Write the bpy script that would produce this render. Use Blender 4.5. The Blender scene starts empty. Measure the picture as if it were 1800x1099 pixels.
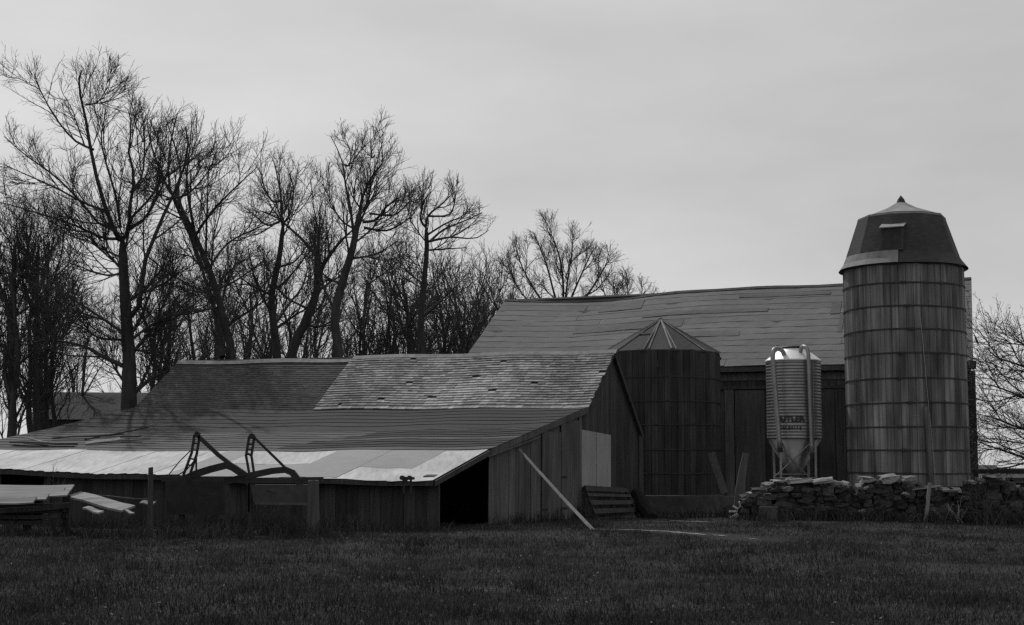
import bpy, math, random
import numpy as np
from mathutils import Vector, Matrix
rad = math.radians
rng = np.random.default_rng(7)
random.seed(7)
SC = bpy.context.scene
COL = SC.collection

# ------------------------------------------------------------------ camera
F = 2400.0; CX, CY = 900.0, 549.5
PITCH = math.atan(267.5 / F); ROLL = rad(0.29)
_f = Vector((0, math.cos(PITCH), math.sin(PITCH)))
_u0 = Vector((0, -math.sin(PITCH), math.cos(PITCH))); _r0 = Vector((1, 0, 0))
_r = _r0 * math.cos(ROLL) + _u0 * math.sin(ROLL)
_u = _u0 * math.cos(ROLL) - _r0 * math.sin(ROLL)
EYE = Vector((0, 0, 1.6))
cd = bpy.data.cameras.new('camera'); cam = bpy.data.objects.new('camera', cd); COL.objects.link(cam)
M = Matrix((( _r.x, _u.x, -_f.x, 0), (_r.y, _u.y, -_f.y, 0), (_r.z, _u.z, -_f.z, EYE.z), (0, 0, 0, 1)))
cam.matrix_world = M
cd.sensor_width = 36; cd.lens = 36 * F / 1800; cd.clip_end = 3000; cd.clip_start = 0.1
SC.camera = cam

# ------------------------------------------------------------------ sky, sun, exposure
SUN_EL, SUN_AZ = 50.0, -27.0          # degrees; azimuth from +Y towards +X: behind the farm, a little to the left
w = bpy.data.worlds.new('World'); SC.world = w; w.use_nodes = True
nt = w.node_tree; nt.nodes.clear()
sky = nt.nodes.new('ShaderNodeTexSky'); sky.sky_type = 'NISHITA'; sky.sun_disc = False
sky.sun_elevation = rad(SUN_EL); sky.sun_rotation = rad(SUN_AZ % 360)
sky.dust_density = 1.5; sky.air_density = 1.0; sky.ozone_density = 0.3
bw = nt.nodes.new('ShaderNodeRGBToBW')
tc = nt.nodes.new('ShaderNodeTexCoord'); mp = nt.nodes.new('ShaderNodeMapping'); mp.inputs['Scale'].default_value = (1.3, 1.3, 4.0); mp.inputs['Location'].default_value = (0.4, 0.2, 0.0)
cn = nt.nodes.new('ShaderNodeTexNoise'); cn.inputs['Scale'].default_value = 1.7; cn.inputs['Detail'].default_value = 5
cr = nt.nodes.new('ShaderNodeMapRange'); cr.inputs[1].default_value = 0.3; cr.inputs[2].default_value = 0.7
cr.inputs[3].default_value = 0.80; cr.inputs[4].default_value = 1.10
mu = nt.nodes.new('ShaderNodeMath'); mu.operation = 'MULTIPLY'
bg = nt.nodes.new('ShaderNodeBackground'); bg.inputs['Strength'].default_value = 0.107
ou = nt.nodes.new('ShaderNodeOutputWorld')
L = nt.links.new
L(sky.outputs[0], bw.inputs[0]); L(tc.outputs['Generated'], mp.inputs[0]); L(mp.outputs[0], cn.inputs[0]); L(cn.outputs[0], cr.inputs[0])
hz = nt.nodes.new('ShaderNodeMix'); hz.data_type = 'FLOAT'; hz.inputs[0].default_value = 0.7; hz.inputs[3].default_value = 5.9   # thin even veil of high cloud
L(bw.outputs[0], hz.inputs[2]); L(hz.outputs[0], mu.inputs[0]); L(cr.outputs[0], mu.inputs[1]); L(mu.outputs[0], bg.inputs[0]); L(bg.outputs[0], ou.inputs[0])

sd = bpy.data.lights.new('sun', 'SUN'); sd.energy = 2.0; sd.angle = rad(0.6); sd.color = (1, 1, 1)
sun = bpy.data.objects.new('sun', sd); COL.objects.link(sun)
S = Vector((math.sin(rad(SUN_AZ)) * math.cos(rad(SUN_EL)), math.cos(rad(SUN_AZ)) * math.cos(rad(SUN_EL)), math.sin(rad(SUN_EL))))
sun.rotation_euler = S.to_track_quat('Z', 'Y').to_euler(); sun.location = S * 60
SC.view_settings.view_transform = 'Standard'; SC.view_settings.look = 'None'
SC.view_settings.exposure = 0.0; SC.view_settings.gamma = 1.0; SC.view_settings.use_curve_mapping = False
SC.render.engine = 'CYCLES'
SC.cycles.use_denoising = False
SC.cycles.pixel_filter_type = 'GAUSSIAN'; SC.cycles.filter_width = 1.6
SC.cycles.max_bounces = 4; SC.cycles.diffuse_bounces = 3; SC.cycles.glossy_bounces = 2

# ------------------------------------------------------------------ unprojection: real points from measured picture positions
def ray(px, py):
    return _f + _r * ((px - CX) / F) + _u * ((CY - py) / F)
def P(px, py, Y):
    d = ray(px, py); return EYE + d * (Y / d.y)
def PV(px, py, p0, dx, dy):
    """point where the sight line meets the vertical plane through p0 with horizontal direction (dx,dy)"""
    d = ray(px, py); n = Vector((dy, -dx, 0))
    t = n.dot(Vector(p0) - EYE) / n.dot(d); return EYE + d * t
def lerp(a, b, t): return a + (b - a) * t

# ------------------------------------------------------------------ materials (all neutral grey: the scene is monochrome)
def mat(name, base, var=0.3, rough=0.85, fine=(6, 6, 6), coarse=(0.7, 0.7, 0.7), cvar=0.2, rnd=0.0, isl=0.0, bump=0.0, metal=0.0, spec=0.2, wave=None):
    m = bpy.data.materials.new(name); m.use_nodes = True; t = m.node_tree; N = t.nodes; K = t.links.new
    b = N['Principled BSDF']; b.inputs['Roughness'].default_value = rough; b.inputs['Metallic'].default_value = metal
    b.inputs['Specular IOR Level'].default_value = spec
    c = N.new('ShaderNodeTexCoord')
    def noise(sc, lo, hi, detail=5):
        q = N.new('ShaderNodeMapping'); q.inputs['Scale'].default_value = sc; K(c.outputs['Object'], q.inputs[0])
        n = N.new('ShaderNodeTexNoise'); n.inputs['Scale'].default_value = 1.0; n.inputs['Detail'].default_value = detail; K(q.outputs[0], n.inputs[0])
        r = N.new('ShaderNodeMapRange'); r.inputs[1].default_value = 0.28; r.inputs[2].default_value = 0.72
        r.inputs[3].default_value = lo; r.inputs[4].default_value = hi; K(n.outputs[0], r.inputs[0]); return r.outputs[0], n.outputs[0]
    def mul(a, bb):
        x = N.new('ShaderNodeMath'); x.operation = 'MULTIPLY'; K(a, x.inputs[0])
        if isinstance(bb, float): x.inputs[1].default_value = bb
        else: K(bb, x.inputs[1])
        return x.outputs[0]
    fo, fr = noise(fine, 1 - var, 1 + var, 6); co, _ = noise(coarse, 1 - cvar, 1 + cvar, 3)
    v = mul(mul(fo, co), float(base))
    if rnd:
        oi = N.new('ShaderNodeObjectInfo'); r = N.new('ShaderNodeMapRange'); r.inputs[3].default_value = 1 - rnd; r.inputs[4].default_value = 1 + rnd
        K(oi.outputs['Random'], r.inputs[0]); v = mul(v, r.outputs[0])
    if isl:
        oi = N.new('ShaderNodeNewGeometry'); r = N.new('ShaderNodeMapRange'); r.inputs[3].default_value = 1 - isl; r.inputs[4].default_value = 1 + isl
        K(oi.outputs['Random Per Island'], r.inputs[0]); v = mul(v, r.outputs[0])
    K(v, b.inputs['Base Color'])
    if bump:
        bp = N.new('ShaderNodeBump'); bp.inputs['Strength'].default_value = bump; bp.inputs['Distance'].default_value = 0.02
        K(fr, bp.inputs['Height']); K(bp.outputs[0], b.inputs['Normal'])
    return m
VS = (14, 14, 0.9)       # vertical grain
m_grass   = mat('grass_blades', 0.048, 0.3, isl=0.35, cvar=0.42, coarse=(0.35, 0.3, 0.35), rough=0.9, spec=0.05)
m_straw   = mat('dead_straw', 0.13, 0.3, isl=0.5, spec=0.05)
m_ground  = mat('turf_soil', 0.042, 0.4, fine=(9, 9, 9), coarse=(0.5, 0.5, 0.5), cvar=0.45, bump=0.5, spec=0.0)
m_sunlit_dirt    = mat('sunlit_dirt', 0.16, 0.3, fine=(5, 5, 5), bump=0.3)  # dirt with the sun lying on it put into the colour
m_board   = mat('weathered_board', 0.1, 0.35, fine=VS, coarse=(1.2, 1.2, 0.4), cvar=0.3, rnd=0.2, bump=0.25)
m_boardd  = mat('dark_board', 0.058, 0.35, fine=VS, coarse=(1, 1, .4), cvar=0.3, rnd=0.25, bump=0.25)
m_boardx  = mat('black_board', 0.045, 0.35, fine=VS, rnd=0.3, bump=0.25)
m_door    = mat('pale_door_paint', 0.33, 0.15, fine=VS, cvar=0.15, rough=0.6, rnd=.08)
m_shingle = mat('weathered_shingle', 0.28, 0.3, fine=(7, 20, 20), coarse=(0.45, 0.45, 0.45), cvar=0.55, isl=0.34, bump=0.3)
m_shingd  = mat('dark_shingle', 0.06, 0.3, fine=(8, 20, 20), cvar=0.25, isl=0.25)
m_roll    = mat('roll_roofing', 0.085, 0.25, fine=(2, 14, 14), coarse=(0.3, .8, .8), cvar=0.22, rnd=0.14)
m_rolld   = mat('dark_roll_roofing', 0.03, 0.25, fine=(2, 14, 14), coarse=(0.3, .8, .8), cvar=0.2, rnd=0.14)
m_barnroof = mat('barn_roof_roofing', 0.135, 0.22, fine=(1.5, 12, 12), coarse=(0.25, .6, .6), cvar=0.14, rnd=0.06)
m_barnpatch = mat('barn_roof_patch', 0.108, 0.22, fine=(1.5, 12, 12), coarse=(0.25, .6, .6), cvar=0.15, rnd=0.1)
m_sheet   = mat('pale_sheet_metal', 0.38, 0.2, fine=(9, 2, 2), coarse=(0.9, .9, .9), cvar=0.2, rough=0.6, rnd=0.09, bump=0.05)
m_sheetg  = mat('grey_sheet_metal', 0.20, 0.10, fine=(2, 5, 5), coarse=(0.6, .6, .6), cvar=0.10, rough=0.6, rnd=0.05, bump=0.05)
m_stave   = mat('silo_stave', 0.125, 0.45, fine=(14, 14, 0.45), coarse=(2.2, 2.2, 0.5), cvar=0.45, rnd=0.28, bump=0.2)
def add_courses(m, z0, dz, lo, hi):
    t = m.node_tree; N = t.nodes; K = t.links.new; b = N['Principled BSDF']; src = b.inputs['Base Color'].links[0].from_socket
    c = N.new('ShaderNodeTexCoord'); sx = N.new('ShaderNodeSeparateXYZ'); K(c.outputs['Object'], sx.inputs[0])
    def mth(op, a, v):
        n = N.new('ShaderNodeMath'); n.operation = op; K(a, n.inputs[0]); n.inputs[1].default_value = v; return n.outputs[0]
    zz = mth('MULTIPLY', mth('FLOOR', mth('DIVIDE', mth('SUBTRACT', sx.outputs[2], z0), dz), 0), 5.37); cx = N.new('ShaderNodeCombineXYZ')
    K(mth('MULTIPLY', sx.outputs[0], 3.2), cx.inputs[0]); K(mth('MULTIPLY', sx.outputs[1], 3.2), cx.inputs[1]); K(zz, cx.inputs[2])
    n = N.new('ShaderNodeTexNoise'); n.inputs['Scale'].default_value = 1.0; n.inputs['Detail'].default_value = 4; K(cx.outputs[0], n.inputs[0])
    r = N.new('ShaderNodeMapRange'); r.inputs[1].default_value = .3; r.inputs[2].default_value = .7; r.inputs[3].default_value = lo; r.inputs[4].default_value = hi; K(n.outputs[0], r.inputs[0])
    x = N.new('ShaderNodeMath'); x.operation = 'MULTIPLY'; K(src, x.inputs[0]); K(r.outputs[0], x.inputs[1]); K(x.outputs[0], b.inputs['Base Color'])
add_courses(m_stave, 1.39, .745, .6, 1.42)
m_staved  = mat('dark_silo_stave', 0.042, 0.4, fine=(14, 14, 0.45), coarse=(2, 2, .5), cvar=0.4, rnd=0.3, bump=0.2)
m_hoop    = mat('rusty_hoop', 0.04, 0.3, rough=0.7)
m_sroof   = mat('silo_roof_asphalt', 0.05, 0.25, fine=(5, 5, 14), cvar=0.2, rnd=0.18)
m_sroofl  = mat('silo_roof_tin', 0.24, 0.2, fine=(4, 4, 4), cvar=0.2, rnd=0.15)
m_rib     = mat('roof_rib_wood', 0.24, 0.25, rnd=.2)
m_galv    = mat('galvanized_steel', 0.25, 0.18, rough=0.42, metal=0.75, fine=(3, 3, 3), cvar=0.15, spec=0.5)
m_galv_sunlit = mat('sunlit_galvanized', 0.75, 0.06, rough=0.45, metal=0.2, fine=(3, 3, 3), cvar=0.06)  # lit copy of the bin steel: sun on the top put into the colour
m_pipe    = mat('bin_pipe', 0.30, 0.1, rough=0.45, metal=0.5)
m_letter  = mat('bin_lettering', 0.045, 0.2)
m_steel   = mat('dark_machine_steel', 0.03, 0.3, rough=0.6, rnd=0.2)
m_stone   = mat('field_stone', 0.042, 0.35, fine=(7, 7, 7), coarse=(3, 3, 3), cvar=0.3, rnd=0.5, bump=0.4)
m_stone_toplit  = mat('toplit_cap_stone', 0.2, 0.3, fine=(7, 7, 7), cvar=0.25, rnd=0.35, bump=0.4)  # lit copy of field stone: light on the tops put into the colour
m_conc    = mat('old_concrete', 0.075, 0.3, fine=(4, 4, 4), cvar=0.3, bump=0.3)
m_bark    = mat('bark', 0.045, 0.3, fine=(9, 9, 2), cvar=0.25, rnd=.2)
m_twig    = mat('twig_bark', 0.05, 0.2, fine=(3, 3, 3))
m_bud     = mat('leaf_buds', 0.22, 0.2, isl=0.3)
m_plank   = mat('lumber_plank', 0.24, 0.3, fine=(1.2, 14, 14), coarse=(.8, 2, 2), cvar=0.25, rnd=0.2, bump=0.2)
m_prop    = mat('pale_pole_wood', 0.18, 0.25, fine=VS, rnd=.1)
m_rubber  = mat('old_rubber', 0.012, 0.2)
m_farroof = mat('far_roof', 0.05, 0.2); m_farwall = mat('far_pale_wall', 0.6, 0.1)

# ------------------------------------------------------------------ builders
WORLD0 = {}
def wloc(o):
    v = Vector((0, 0, 0))
    while o is not None:
        v = v + o.location; o = o.parent
    return v
def tag(o, label=None, cat=None, group=None, kind=None):
    if label: o['label'] = label
    if cat: o['category'] = cat
    if group: o['group'] = group
    if kind: o['kind'] = kind
    return o
def thing(name, loc, label, cat, group=None):
    o = bpy.data.objects.new(name, None); COL.objects.link(o); o.location = Vector(loc); o.empty_display_size = 0.3
    return tag(o, label, cat, group)
class MB:
    def __init__(s): s.v = []; s.f = []
    def add(s, vs, fs):
        k = len(s.v); s.v += [tuple(x) for x in vs]; s.f += [tuple(i + k for i in f) for f in fs]; return s
    def hexa(s, b, t):       # b, t: four corner loops (bottom, top)
        return s.add(list(b) + list(t), [(3, 2, 1, 0), (4, 5, 6, 7), (0, 1, 5, 4), (1, 2, 6, 5), (2, 3, 7, 6), (3, 0, 4, 7)])
    def slab(s, quad, th, n=None):   # quad extruded by th along -n (top face = quad)
        q = [Vector(x) for x in quad]
        if n is None: n = (q[1] - q[0]).cross(q[3] - q[0]).normalized()
        return s.hexa([x - n * th for x in q], q)
    def bar(s, p, q, wx, wy=None, ref=Vector((0, 1, 0))):
        p = Vector(p); q = Vector(q); wy = wx if wy is None else wy
        t = (q - p).normalized(); a = t.cross(ref)
        if a.length < 1e-3: a = t.cross(Vector((1, 0, 0)))
        a.normalize(); b = t.cross(a); a = a * wx / 2; b = b * wy / 2
        return s.hexa([p - a - b, p + a - b, p + a + b, p - a + b], [q - a - b, q + a - b, q + a + b, q - a + b])
    def path(s, pts, wx, wy, ref=Vector((0, 1, 0))):     # one continuous swept bar
        pts = [Vector(x) for x in pts]; rings = []
        for i, p in enumerate(pts):
            t = (pts[min(i + 1, len(pts) - 1)] - pts[max(i - 1, 0)]).normalized(); a = t.cross(ref).normalized(); b = t.cross(a)
            w_ = wx[i] if isinstance(wx, (list, tuple)) else wx
            a = a * w_ / 2; b = b * wy / 2; rings.append([p - a - b, p + a - b, p + a + b, p - a + b])
        return s.rings(rings)
    def rings(s, rings, caps=True):
        n = len(rings[0]); vs = [x for r in rings for x in r]; fs = []
        for i in range(len(rings) - 1):
            for j in range(n): fs.append((i * n + j, i * n + (j + 1) % n, (i + 1) * n + (j + 1) % n, (i + 1) * n + j))
        if caps: fs += [tuple(range(n))[::-1], tuple((len(rings) - 1) * n + j for j in range(n))]
        return s.add(vs, fs)
    def tube(s, pts, r, n=10):
        pts = [Vector(x) for x in pts]; rings = []; a = None
        for i, p in enumerate(pts):
            t = (pts[min(i + 1, len(pts) - 1)] - pts[max(i - 1, 0)]).normalized()
            if a is None: a = t.orthogonal()
            a = (a - t * a.dot(t)).normalized(); b = t.cross(a); rr = r[i] if isinstance(r, (list, tuple)) else r
            rings.append([p + (a * math.cos(k * 2 * math.pi / n) + b * math.sin(k * 2 * math.pi / n)) * rr for k in range(n)])
        return s.rings(rings)
    def build(s, name, m, parent=None, smooth=False):
        me = bpy.data.meshes.new(name)
        if parent is not None: off = wloc(parent)
        else:
            a = np.array(s.v); off = Vector(((a[:, 0].min() + a[:, 0].max()) / 2, (a[:, 1].min() + a[:, 1].max()) / 2, a[:, 2].min()))
        me.from_pydata([(x[0] - off.x, x[1] - off.y, x[2] - off.z) for x in s.v], [], s.f)
        me.materials.append(m); me.update()
        if smooth: me.polygons.foreach_set('use_smooth', [True] * len(me.polygons))
        o = bpy.data.objects.new(name, me); COL.objects.link(o)
        if parent is not None: o.parent = parent
        else: o.location = off
        return o
def np_mesh(name, V, Q, m, parent=None, smooth=False):
    """mesh from numpy arrays: V (n,3), Q (faces, k)"""
    me = bpy.data.meshes.new(name); off = wloc(parent) if parent is not None else Vector((0, 0, 0))
    V = np.asarray(V, dtype=np.float64) - np.array(off)
    k = Q.shape[1]; me.vertices.add(len(V)); me.vertices.foreach_set('co', V.astype(np.float32).ravel())
    me.loops.add(Q.size); me.loops.foreach_set('vertex_index', Q.astype(np.int32).ravel())
    me.polygons.add(len(Q)); me.polygons.foreach_set('loop_start', np.arange(0, Q.size, k, dtype=np.int32))
    me.polygons.foreach_set('loop_total', np.full(len(Q), k, dtype=np.int32))
    if smooth: me.polygons.foreach_set('use_smooth', np.ones(len(Q), dtype=bool))
    me.update(calc_edges=True); me.validate(); me.materials.append(m)
    o = bpy.data.objects.new(name, me); COL.objects.link(o)
    if parent is not None: o.parent = parent
    return o
Z = Vector((0, 0, 1))

# ------------------------------------------------------------------ ground
def gz(x, y):
    b = 0.05 * math.sin(x * 0.31 + 1.0) * math.sin(y * 0.23) + 0.03 * math.sin(x * 0.9 + y * 0.6)
    return b * min(1, max(0, (90 - y) / 30))
xs = np.concatenate([np.linspace(-1500, -45, 8), np.linspace(-40, 40, 81), np.linspace(45, 1500, 8)])
ys = np.concatenate([np.linspace(-60, 0, 4), np.linspace(2, 80, 79), np.linspace(90, 2200, 10)])
V = [(x, y, gz(x, y)) for y in ys for x in xs]; nx = len(xs)
Q = np.array([(j * nx + i, j * nx + i + 1, (j + 1) * nx + i + 1, (j + 1) * nx + i) for j in range(len(ys) - 1) for i in range(nx - 1)])
tag(np_mesh('ground', V, Q, m_ground, smooth=True), kind='structure')
def G(px, py):
    """point of the ground seen at a picture position"""
    d = ray(px, py); t = -EYE.z / d.z
    p = EYE + d * t; return Vector((p.x, p.y, gz(p.x, p.y)))

# strips of sunlit dirt beside the pallet, sunlight put into their pale colour
for pts in ([(1152, 911, 1), (1172, 915, 2), (1180, 917.5, 4.5), (1205, 918.3, 4.5), (1232, 918.6, 4), (1262, 918.6, 1)],
            [(1088, 934, .8), (1130, 934, 2.5), (1165, 935.5, 3.5), (1200, 938, 4), (1226, 939.5, 4), (1246, 941, .8)], [(1252, 941, .8), (1268, 942, 2.6), (1282, 943, .8)], [(1308, 945, .6), (1322, 946.5, 2), (1336, 948, .6)]):
    mb = MB(); top = []; bot = []
    dense = []
    for i in range(len(pts) - 1):
        for k in range(6): dense.append(tuple(lerp(pts[i][j], pts[i + 1][j], k / 6) for j in range(3)))
    for (x, y, h) in dense:
        j = random.uniform(-.4, .4); h *= random.uniform(.35, .8); a = G(x, y - h / 2 + j); b = G(x, y + h / 2 + j * .5 + random.uniform(-.3, .3))
        a.z += .012; b.z += .012; top.append(a); bot.append(b)
    n = len(top); mb.add(top + bot, [(i, n + i, n + i + 1, i + 1) for i in range(n - 1)])
    tag(mb.build('path', m_sunlit_dirt), kind='structure')

# ------------------------------------------------------------------ the low shed (lean-to + steep gable)
GD = (0.5, 1.0); UD = (1.0, -0.3)           # gable direction, long-axis direction
A0 = P(768, 933, 33.5); A0.z = 0
def GP(px, py, off=0.0):                    # on the gable plane, moved out to the right by off
    n = Vector((GD[1], -GD[0], 0)).normalized(); return PV(px, py, A0, *GD) + n * off
R = {k: GP(*v) for k, v in dict(a=(762, 844), b=(861, 789), c=(953, 750), d=(1031, 716), e=(1078, 618), f=(1128, 765)).items()}
Lf = {'a': PV(-185, 817, R['a'], *UD), 'b': PV(-66, 789, R['b'], *UD), 'c': PV(82, 757, R['c'], *UD),
      'd': PV(236, 719, R['d'], *UD), 'e': PV(318, 634, R['e'], *UD)}
Lf['f'] = R['f'] + (Lf['e'] - R['e'])
shed = thing('shed', (R['a'] + Lf['a']).to_2d().to_3d() / 2, 'long low weathered shed with pale sheet eaves and steep shingled gable', 'shed')
def roofpt(seg, s, t, lift=0.0):            # s: 0 right .. 1 left ; t: 0 lower .. 1 upper edge of the band
    lo, hi = seg; p0 = lerp(R[lo], Lf[lo], s); p1 = lerp(R[hi], Lf[hi], s); p = lerp(p0, p1, t)
    sag = 0.07 * math.sin(math.pi * min(1, max(0, s))) * (1 if seg != ('d', 'e') else .3) + 0.02 * math.sin(s * 23)
    n = (Lf[lo] - R[lo]).cross(R[hi] - R[lo]).normalized()
    if n.z < 0: n = -n
    return p - Z * sag + n * lift
def s_at(px, k='b'):                        # fraction along an edge line for a picture column
    lo, hi = 0.0, 1.0
    for _ in range(40):
        m_ = (lo + hi) / 2; p = lerp(R[k], Lf[k], m_); d = p - EYE
        x = CX + F * d.dot(_r) / d.dot(_f)
        if x > px: lo = m_
        else: hi = m_
    return lo
def band_strip(seg, s0, s1, t0, t1, lift0, lift1, th, name, m, ns=16, wav=0.0, parent=None, jag=0.0):
    """one long strip of roofing: top face follows the sagging roof; lower edge lifted"""
    mb = MB(); rings = []
    ph = random.uniform(0, 9)
    for i in range(ns + 1):
        s = lerp(s0, s1, i / ns); wv = wav * math.sin(i * 1.3 + ph) + random.uniform(-jag, jag)
        a = roofpt(seg, s, t0 + wv, lift0); b = roofpt(seg, s, t1, lift1)
        a2 = roofpt(seg, s, t0 + wv, lift0 - th); b2 = roofpt(seg, s, t1, lift1 - th)
        rings.append([a, b, b2, a2])
    mb.rings(rings); return mb.build(name, m, parent or shed)
# deck under all bands
for seg in (('a', 'b'), ('b', 'c'), ('c', 'd'), ('d', 'e')):
    band_strip(seg, 0.003, 0.997, 0.0, 1.0, -0.05, -0.05, 0.05, 'roof_deck', m_boardd, ns=20)
mb = MB(); mb.slab([R['e'], Lf['e'], Lf['f'], R['f']], .06, (Z + Vector((.3, 1, 0)) * .6).normalized()); mb.build('roof_deck', m_shingd, shed)
# pale and grey sheets on the eave band: two rows
BT = ('a', 'b')
def sheet(pxr, pxl, t0, t1, m, lift):
    s0, s1 = s_at(pxr), s_at(pxl); band_strip(BT, s0, s1, t0, t1, lift, lift, .006, 'roof_sheet', m, ns=8, wav=0.012, jag=0.004)
sheet(866, 784, -.03, 1.015, m_sheet, .010)
sheet(788, 690, .36, 1.01, m_sheetg, .014)
sheet(788, 640, -.02, .39, m_sheet, .008)
sheet(694, 598, .0, 1.02, m_sheetg, .018)
sheet(645, 560, -.025, .30, m_sheetg, .010)
sheet(602, 520, .47, 1.01, m_sheet, .013)
sheet(602, 505, -.02, .50, m_sheetg, .008)
sheet(524, 448, .49, 1.02, m_sheet, .016)
sheet(509, 436, -.02, .52, m_sheetg, .011)
sheet(452, 405, -.02, 1.01, m_sheetg, .019)
sheet(410, 373, -0.030, 1.010, m_sheet, 0.012)
sheet(377, 337, -0.018, 1.026, m_sheet, 0.020)
sheet(341, 300, -0.006, 1.018, m_sheet, 0.016)
sheet(304, 273, -0.030, 1.010, m_sheet, 0.017)
sheet(277, 242, -0.018, 1.026, m_sheet, 0.025)
sheet(246, 211, -0.006, 1.018, m_sheet, 0.021)
sheet(215, 180, -0.030, 1.010, m_sheet, 0.017)
sheet(184, 153, -0.030, 1.010, m_sheet, 0.011)
sheet(157, 122, -0.018, 1.026, m_sheet, 0.019)
sheet(126, 91, -0.006, 1.018, m_sheet, 0.015)
sheet(95, 60, -0.030, 1.010, m_sheet, 0.011)
sheet(64, 30, -0.030, 1.010, m_sheet, 0.016)
sheet(34, -3, -0.018, 1.026, m_sheet, 0.024)
sheet(1, -36, -0.006, 1.018, m_sheet, 0.020)
sheet(-32, -70, -0.030, 1.010, m_sheet, 0.016)
# roll roofing courses
ncb = 9
for i in range(ncb):
    t0 = i / ncb; t1 = (i + 1.25) / ncb; cut = s_at(lerp(455, 600, i / ncb), 'b') + random.uniform(-.012, .012)
    band_strip(('b', 'c'), -0.004, cut, t0 - (.02 if i == 0 else 0), min(t1, 1.0), .028, .010, .012, 'roofing_strip', m_rolld if i % 4 else m_roll, ns=14, wav=.012, jag=.0)
    band_strip(('b', 'c'), cut + .0008, 1.004, t0 - (.02 if i == 0 else 0), min(t1, 1.0), .028, .010, .012, 'roofing_strip', m_roll, ns=14, wav=.012, jag=.0)
ncd = 6
for i in range(ncd):
    band_strip(('c', 'd'), -0.003, 1.003, i / ncd - (.05 if i == 0 else 0), min((i + 1.25) / ncd, 1.0), .028, .010, .012, 'roofing_strip', m_rolld, ns=20, wav=.012, jag=.0)
# shingles: right (pale) and left (dark) halves of the steep slope
SPLIT = s_at(622, 'e')
def shingles(name, m, s0, s1, rows, wmin, wmax, th, lift, drop, miss):
    V_ = []; F_ = []
    for r in range(rows):
        s = s0 + random.uniform(0, .004)
        ln = (Lf['d'] - R['d']).length
        while s < s1:
            wd = random.uniform(wmin, wmax) / ln; e = min(s + wd, s1 + .002)
            if random.random() > miss:
                jt = random.uniform(-.09, .07) / rows; cu = random.uniform(0, .008)
                t0 = r / rows + jt - (.02 if r == 0 else 0); t1 = (r + 1.5) / rows
                if t1 > 1: t1 = 1.0
                k = len(V_)
                top = [roofpt(('d', 'e'), s, t0, lift + th + cu), roofpt(('d', 'e'), e - .0004, t0 + random.uniform(-.04, .04) / rows, lift + th + cu * random.random()),
                       roofpt(('d', 'e'), e - .0004, t1, lift), roofpt(('d', 'e'), s, t1, lift)]
                bot = [roofpt(('d', 'e'), s, t0, lift), roofpt(('d', 'e'), e - .0004, t0, lift), ]
                for q in top + bot: V_.append((q.x, q.y, q.z - drop))
                F_ += [(k, k + 1, k + 2, k + 3), (k + 4, k + 5, k + 1, k), (k, k + 3, k + 4), (k + 5, k + 2, k + 1)]
            s = e
    mb = MB(); mb.v = V_; mb.f = F_; return tag(mb.build(name, m, shed), kind='stuff')
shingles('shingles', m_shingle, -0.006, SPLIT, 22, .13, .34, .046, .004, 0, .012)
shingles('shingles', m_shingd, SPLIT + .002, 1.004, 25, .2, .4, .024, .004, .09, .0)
# ridge boards
mb = MB(); rr = []
for i in range(13):
    s = lerp(-.008, SPLIT, i / 12); p = roofpt(('d', 'e'), s, 1.0, .02); rr.append([p + Vector((-.05, -.13, -.09)), p + Vector((0, 0, .05)), p + Vector((.05, .13, -.09)), p + Vector((0, 0, .0))])
mb.rings(rr); mb.build('ridge_board', m_rib, shed)
mb = MB(); rr = []
for i in range(9):
    s = lerp(SPLIT + .001, 1.006, i / 8); p = roofpt(('d', 'e'), s, 1.0, .02) - Z * .07; rr.append([p + Vector((-.05, -.13, -.09)), p + Vector((0, 0, .05)), p + Vector((.05, .13, -.09)), p + Vector((0, 0, .0))])
mb.rings(rr); mb.build('ridge_board', m_rib, shed)

gn = Vector((GD[1], -GD[0], 0)).normalized(); gd = Vector((GD[0], GD[1], 0)).normalized()
ud = Vector((UD[0], UD[1], 0)).normalized(); fn = Vector((-.3, -1, 0)).normalized()
def rake_z(px):                            # height of the rake under the roof for a column of the gable plane
    ks = [('a', 762), ('b', 861), ('c', 953), ('d', 1031), ('e', 1078), ('f', 1128)]
    for (k0, x0), (k1, x1) in zip(ks, ks[1:]):
        if x0 <= px <= x1:
            # interpolate by plane position
            p = GP(px, 800); t = (p - R[k0]).dot(gd) / (R[k1] - R[k0]).dot(gd); return lerp(R[k0].z, R[k1].z, t)
    return R['f'].z
def gboard(px0, px1, m, off=0.0, th=.025, z0=None, z1=None, name='board', inset=.05, par=None):
    p, q = GP(px0, 850, off), GP(px1, 850, off); g = (q - p).normalized() * .007; p = p + g; q = q - g
    b0 = (-.15 if z0 is None else z0) ; za = (rake_z(px0) - inset) if z1 is None else z1; zb = (rake_z(px1) - inset) if z1 is None else z1
    mb = MB(); o = -gn * th
    mb.hexa([Vector((p.x, p.y, b0)), Vector((q.x, q.y, b0)), Vector((q.x, q.y, b0)) + o, Vector((p.x, p.y, b0)) + o],
            [Vector((p.x, p.y, za)), Vector((q.x, q.y, zb)), Vector((q.x, q.y, zb)) + o, Vector((p.x, p.y, za)) + o])
    return mb.build(name, m, par or shed)
cols = [860, 869, 878.5, 887, 894, 905, 913, 922, 933, 942, 951]
for c0, c1 in zip(cols, cols[1:]): gboard(c0, c1, m_board, random.uniform(-.012, .012), inset=.03)
cols = [1018, 1021.5]
gboard(1018, 1022.5, m_board, .01)
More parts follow.
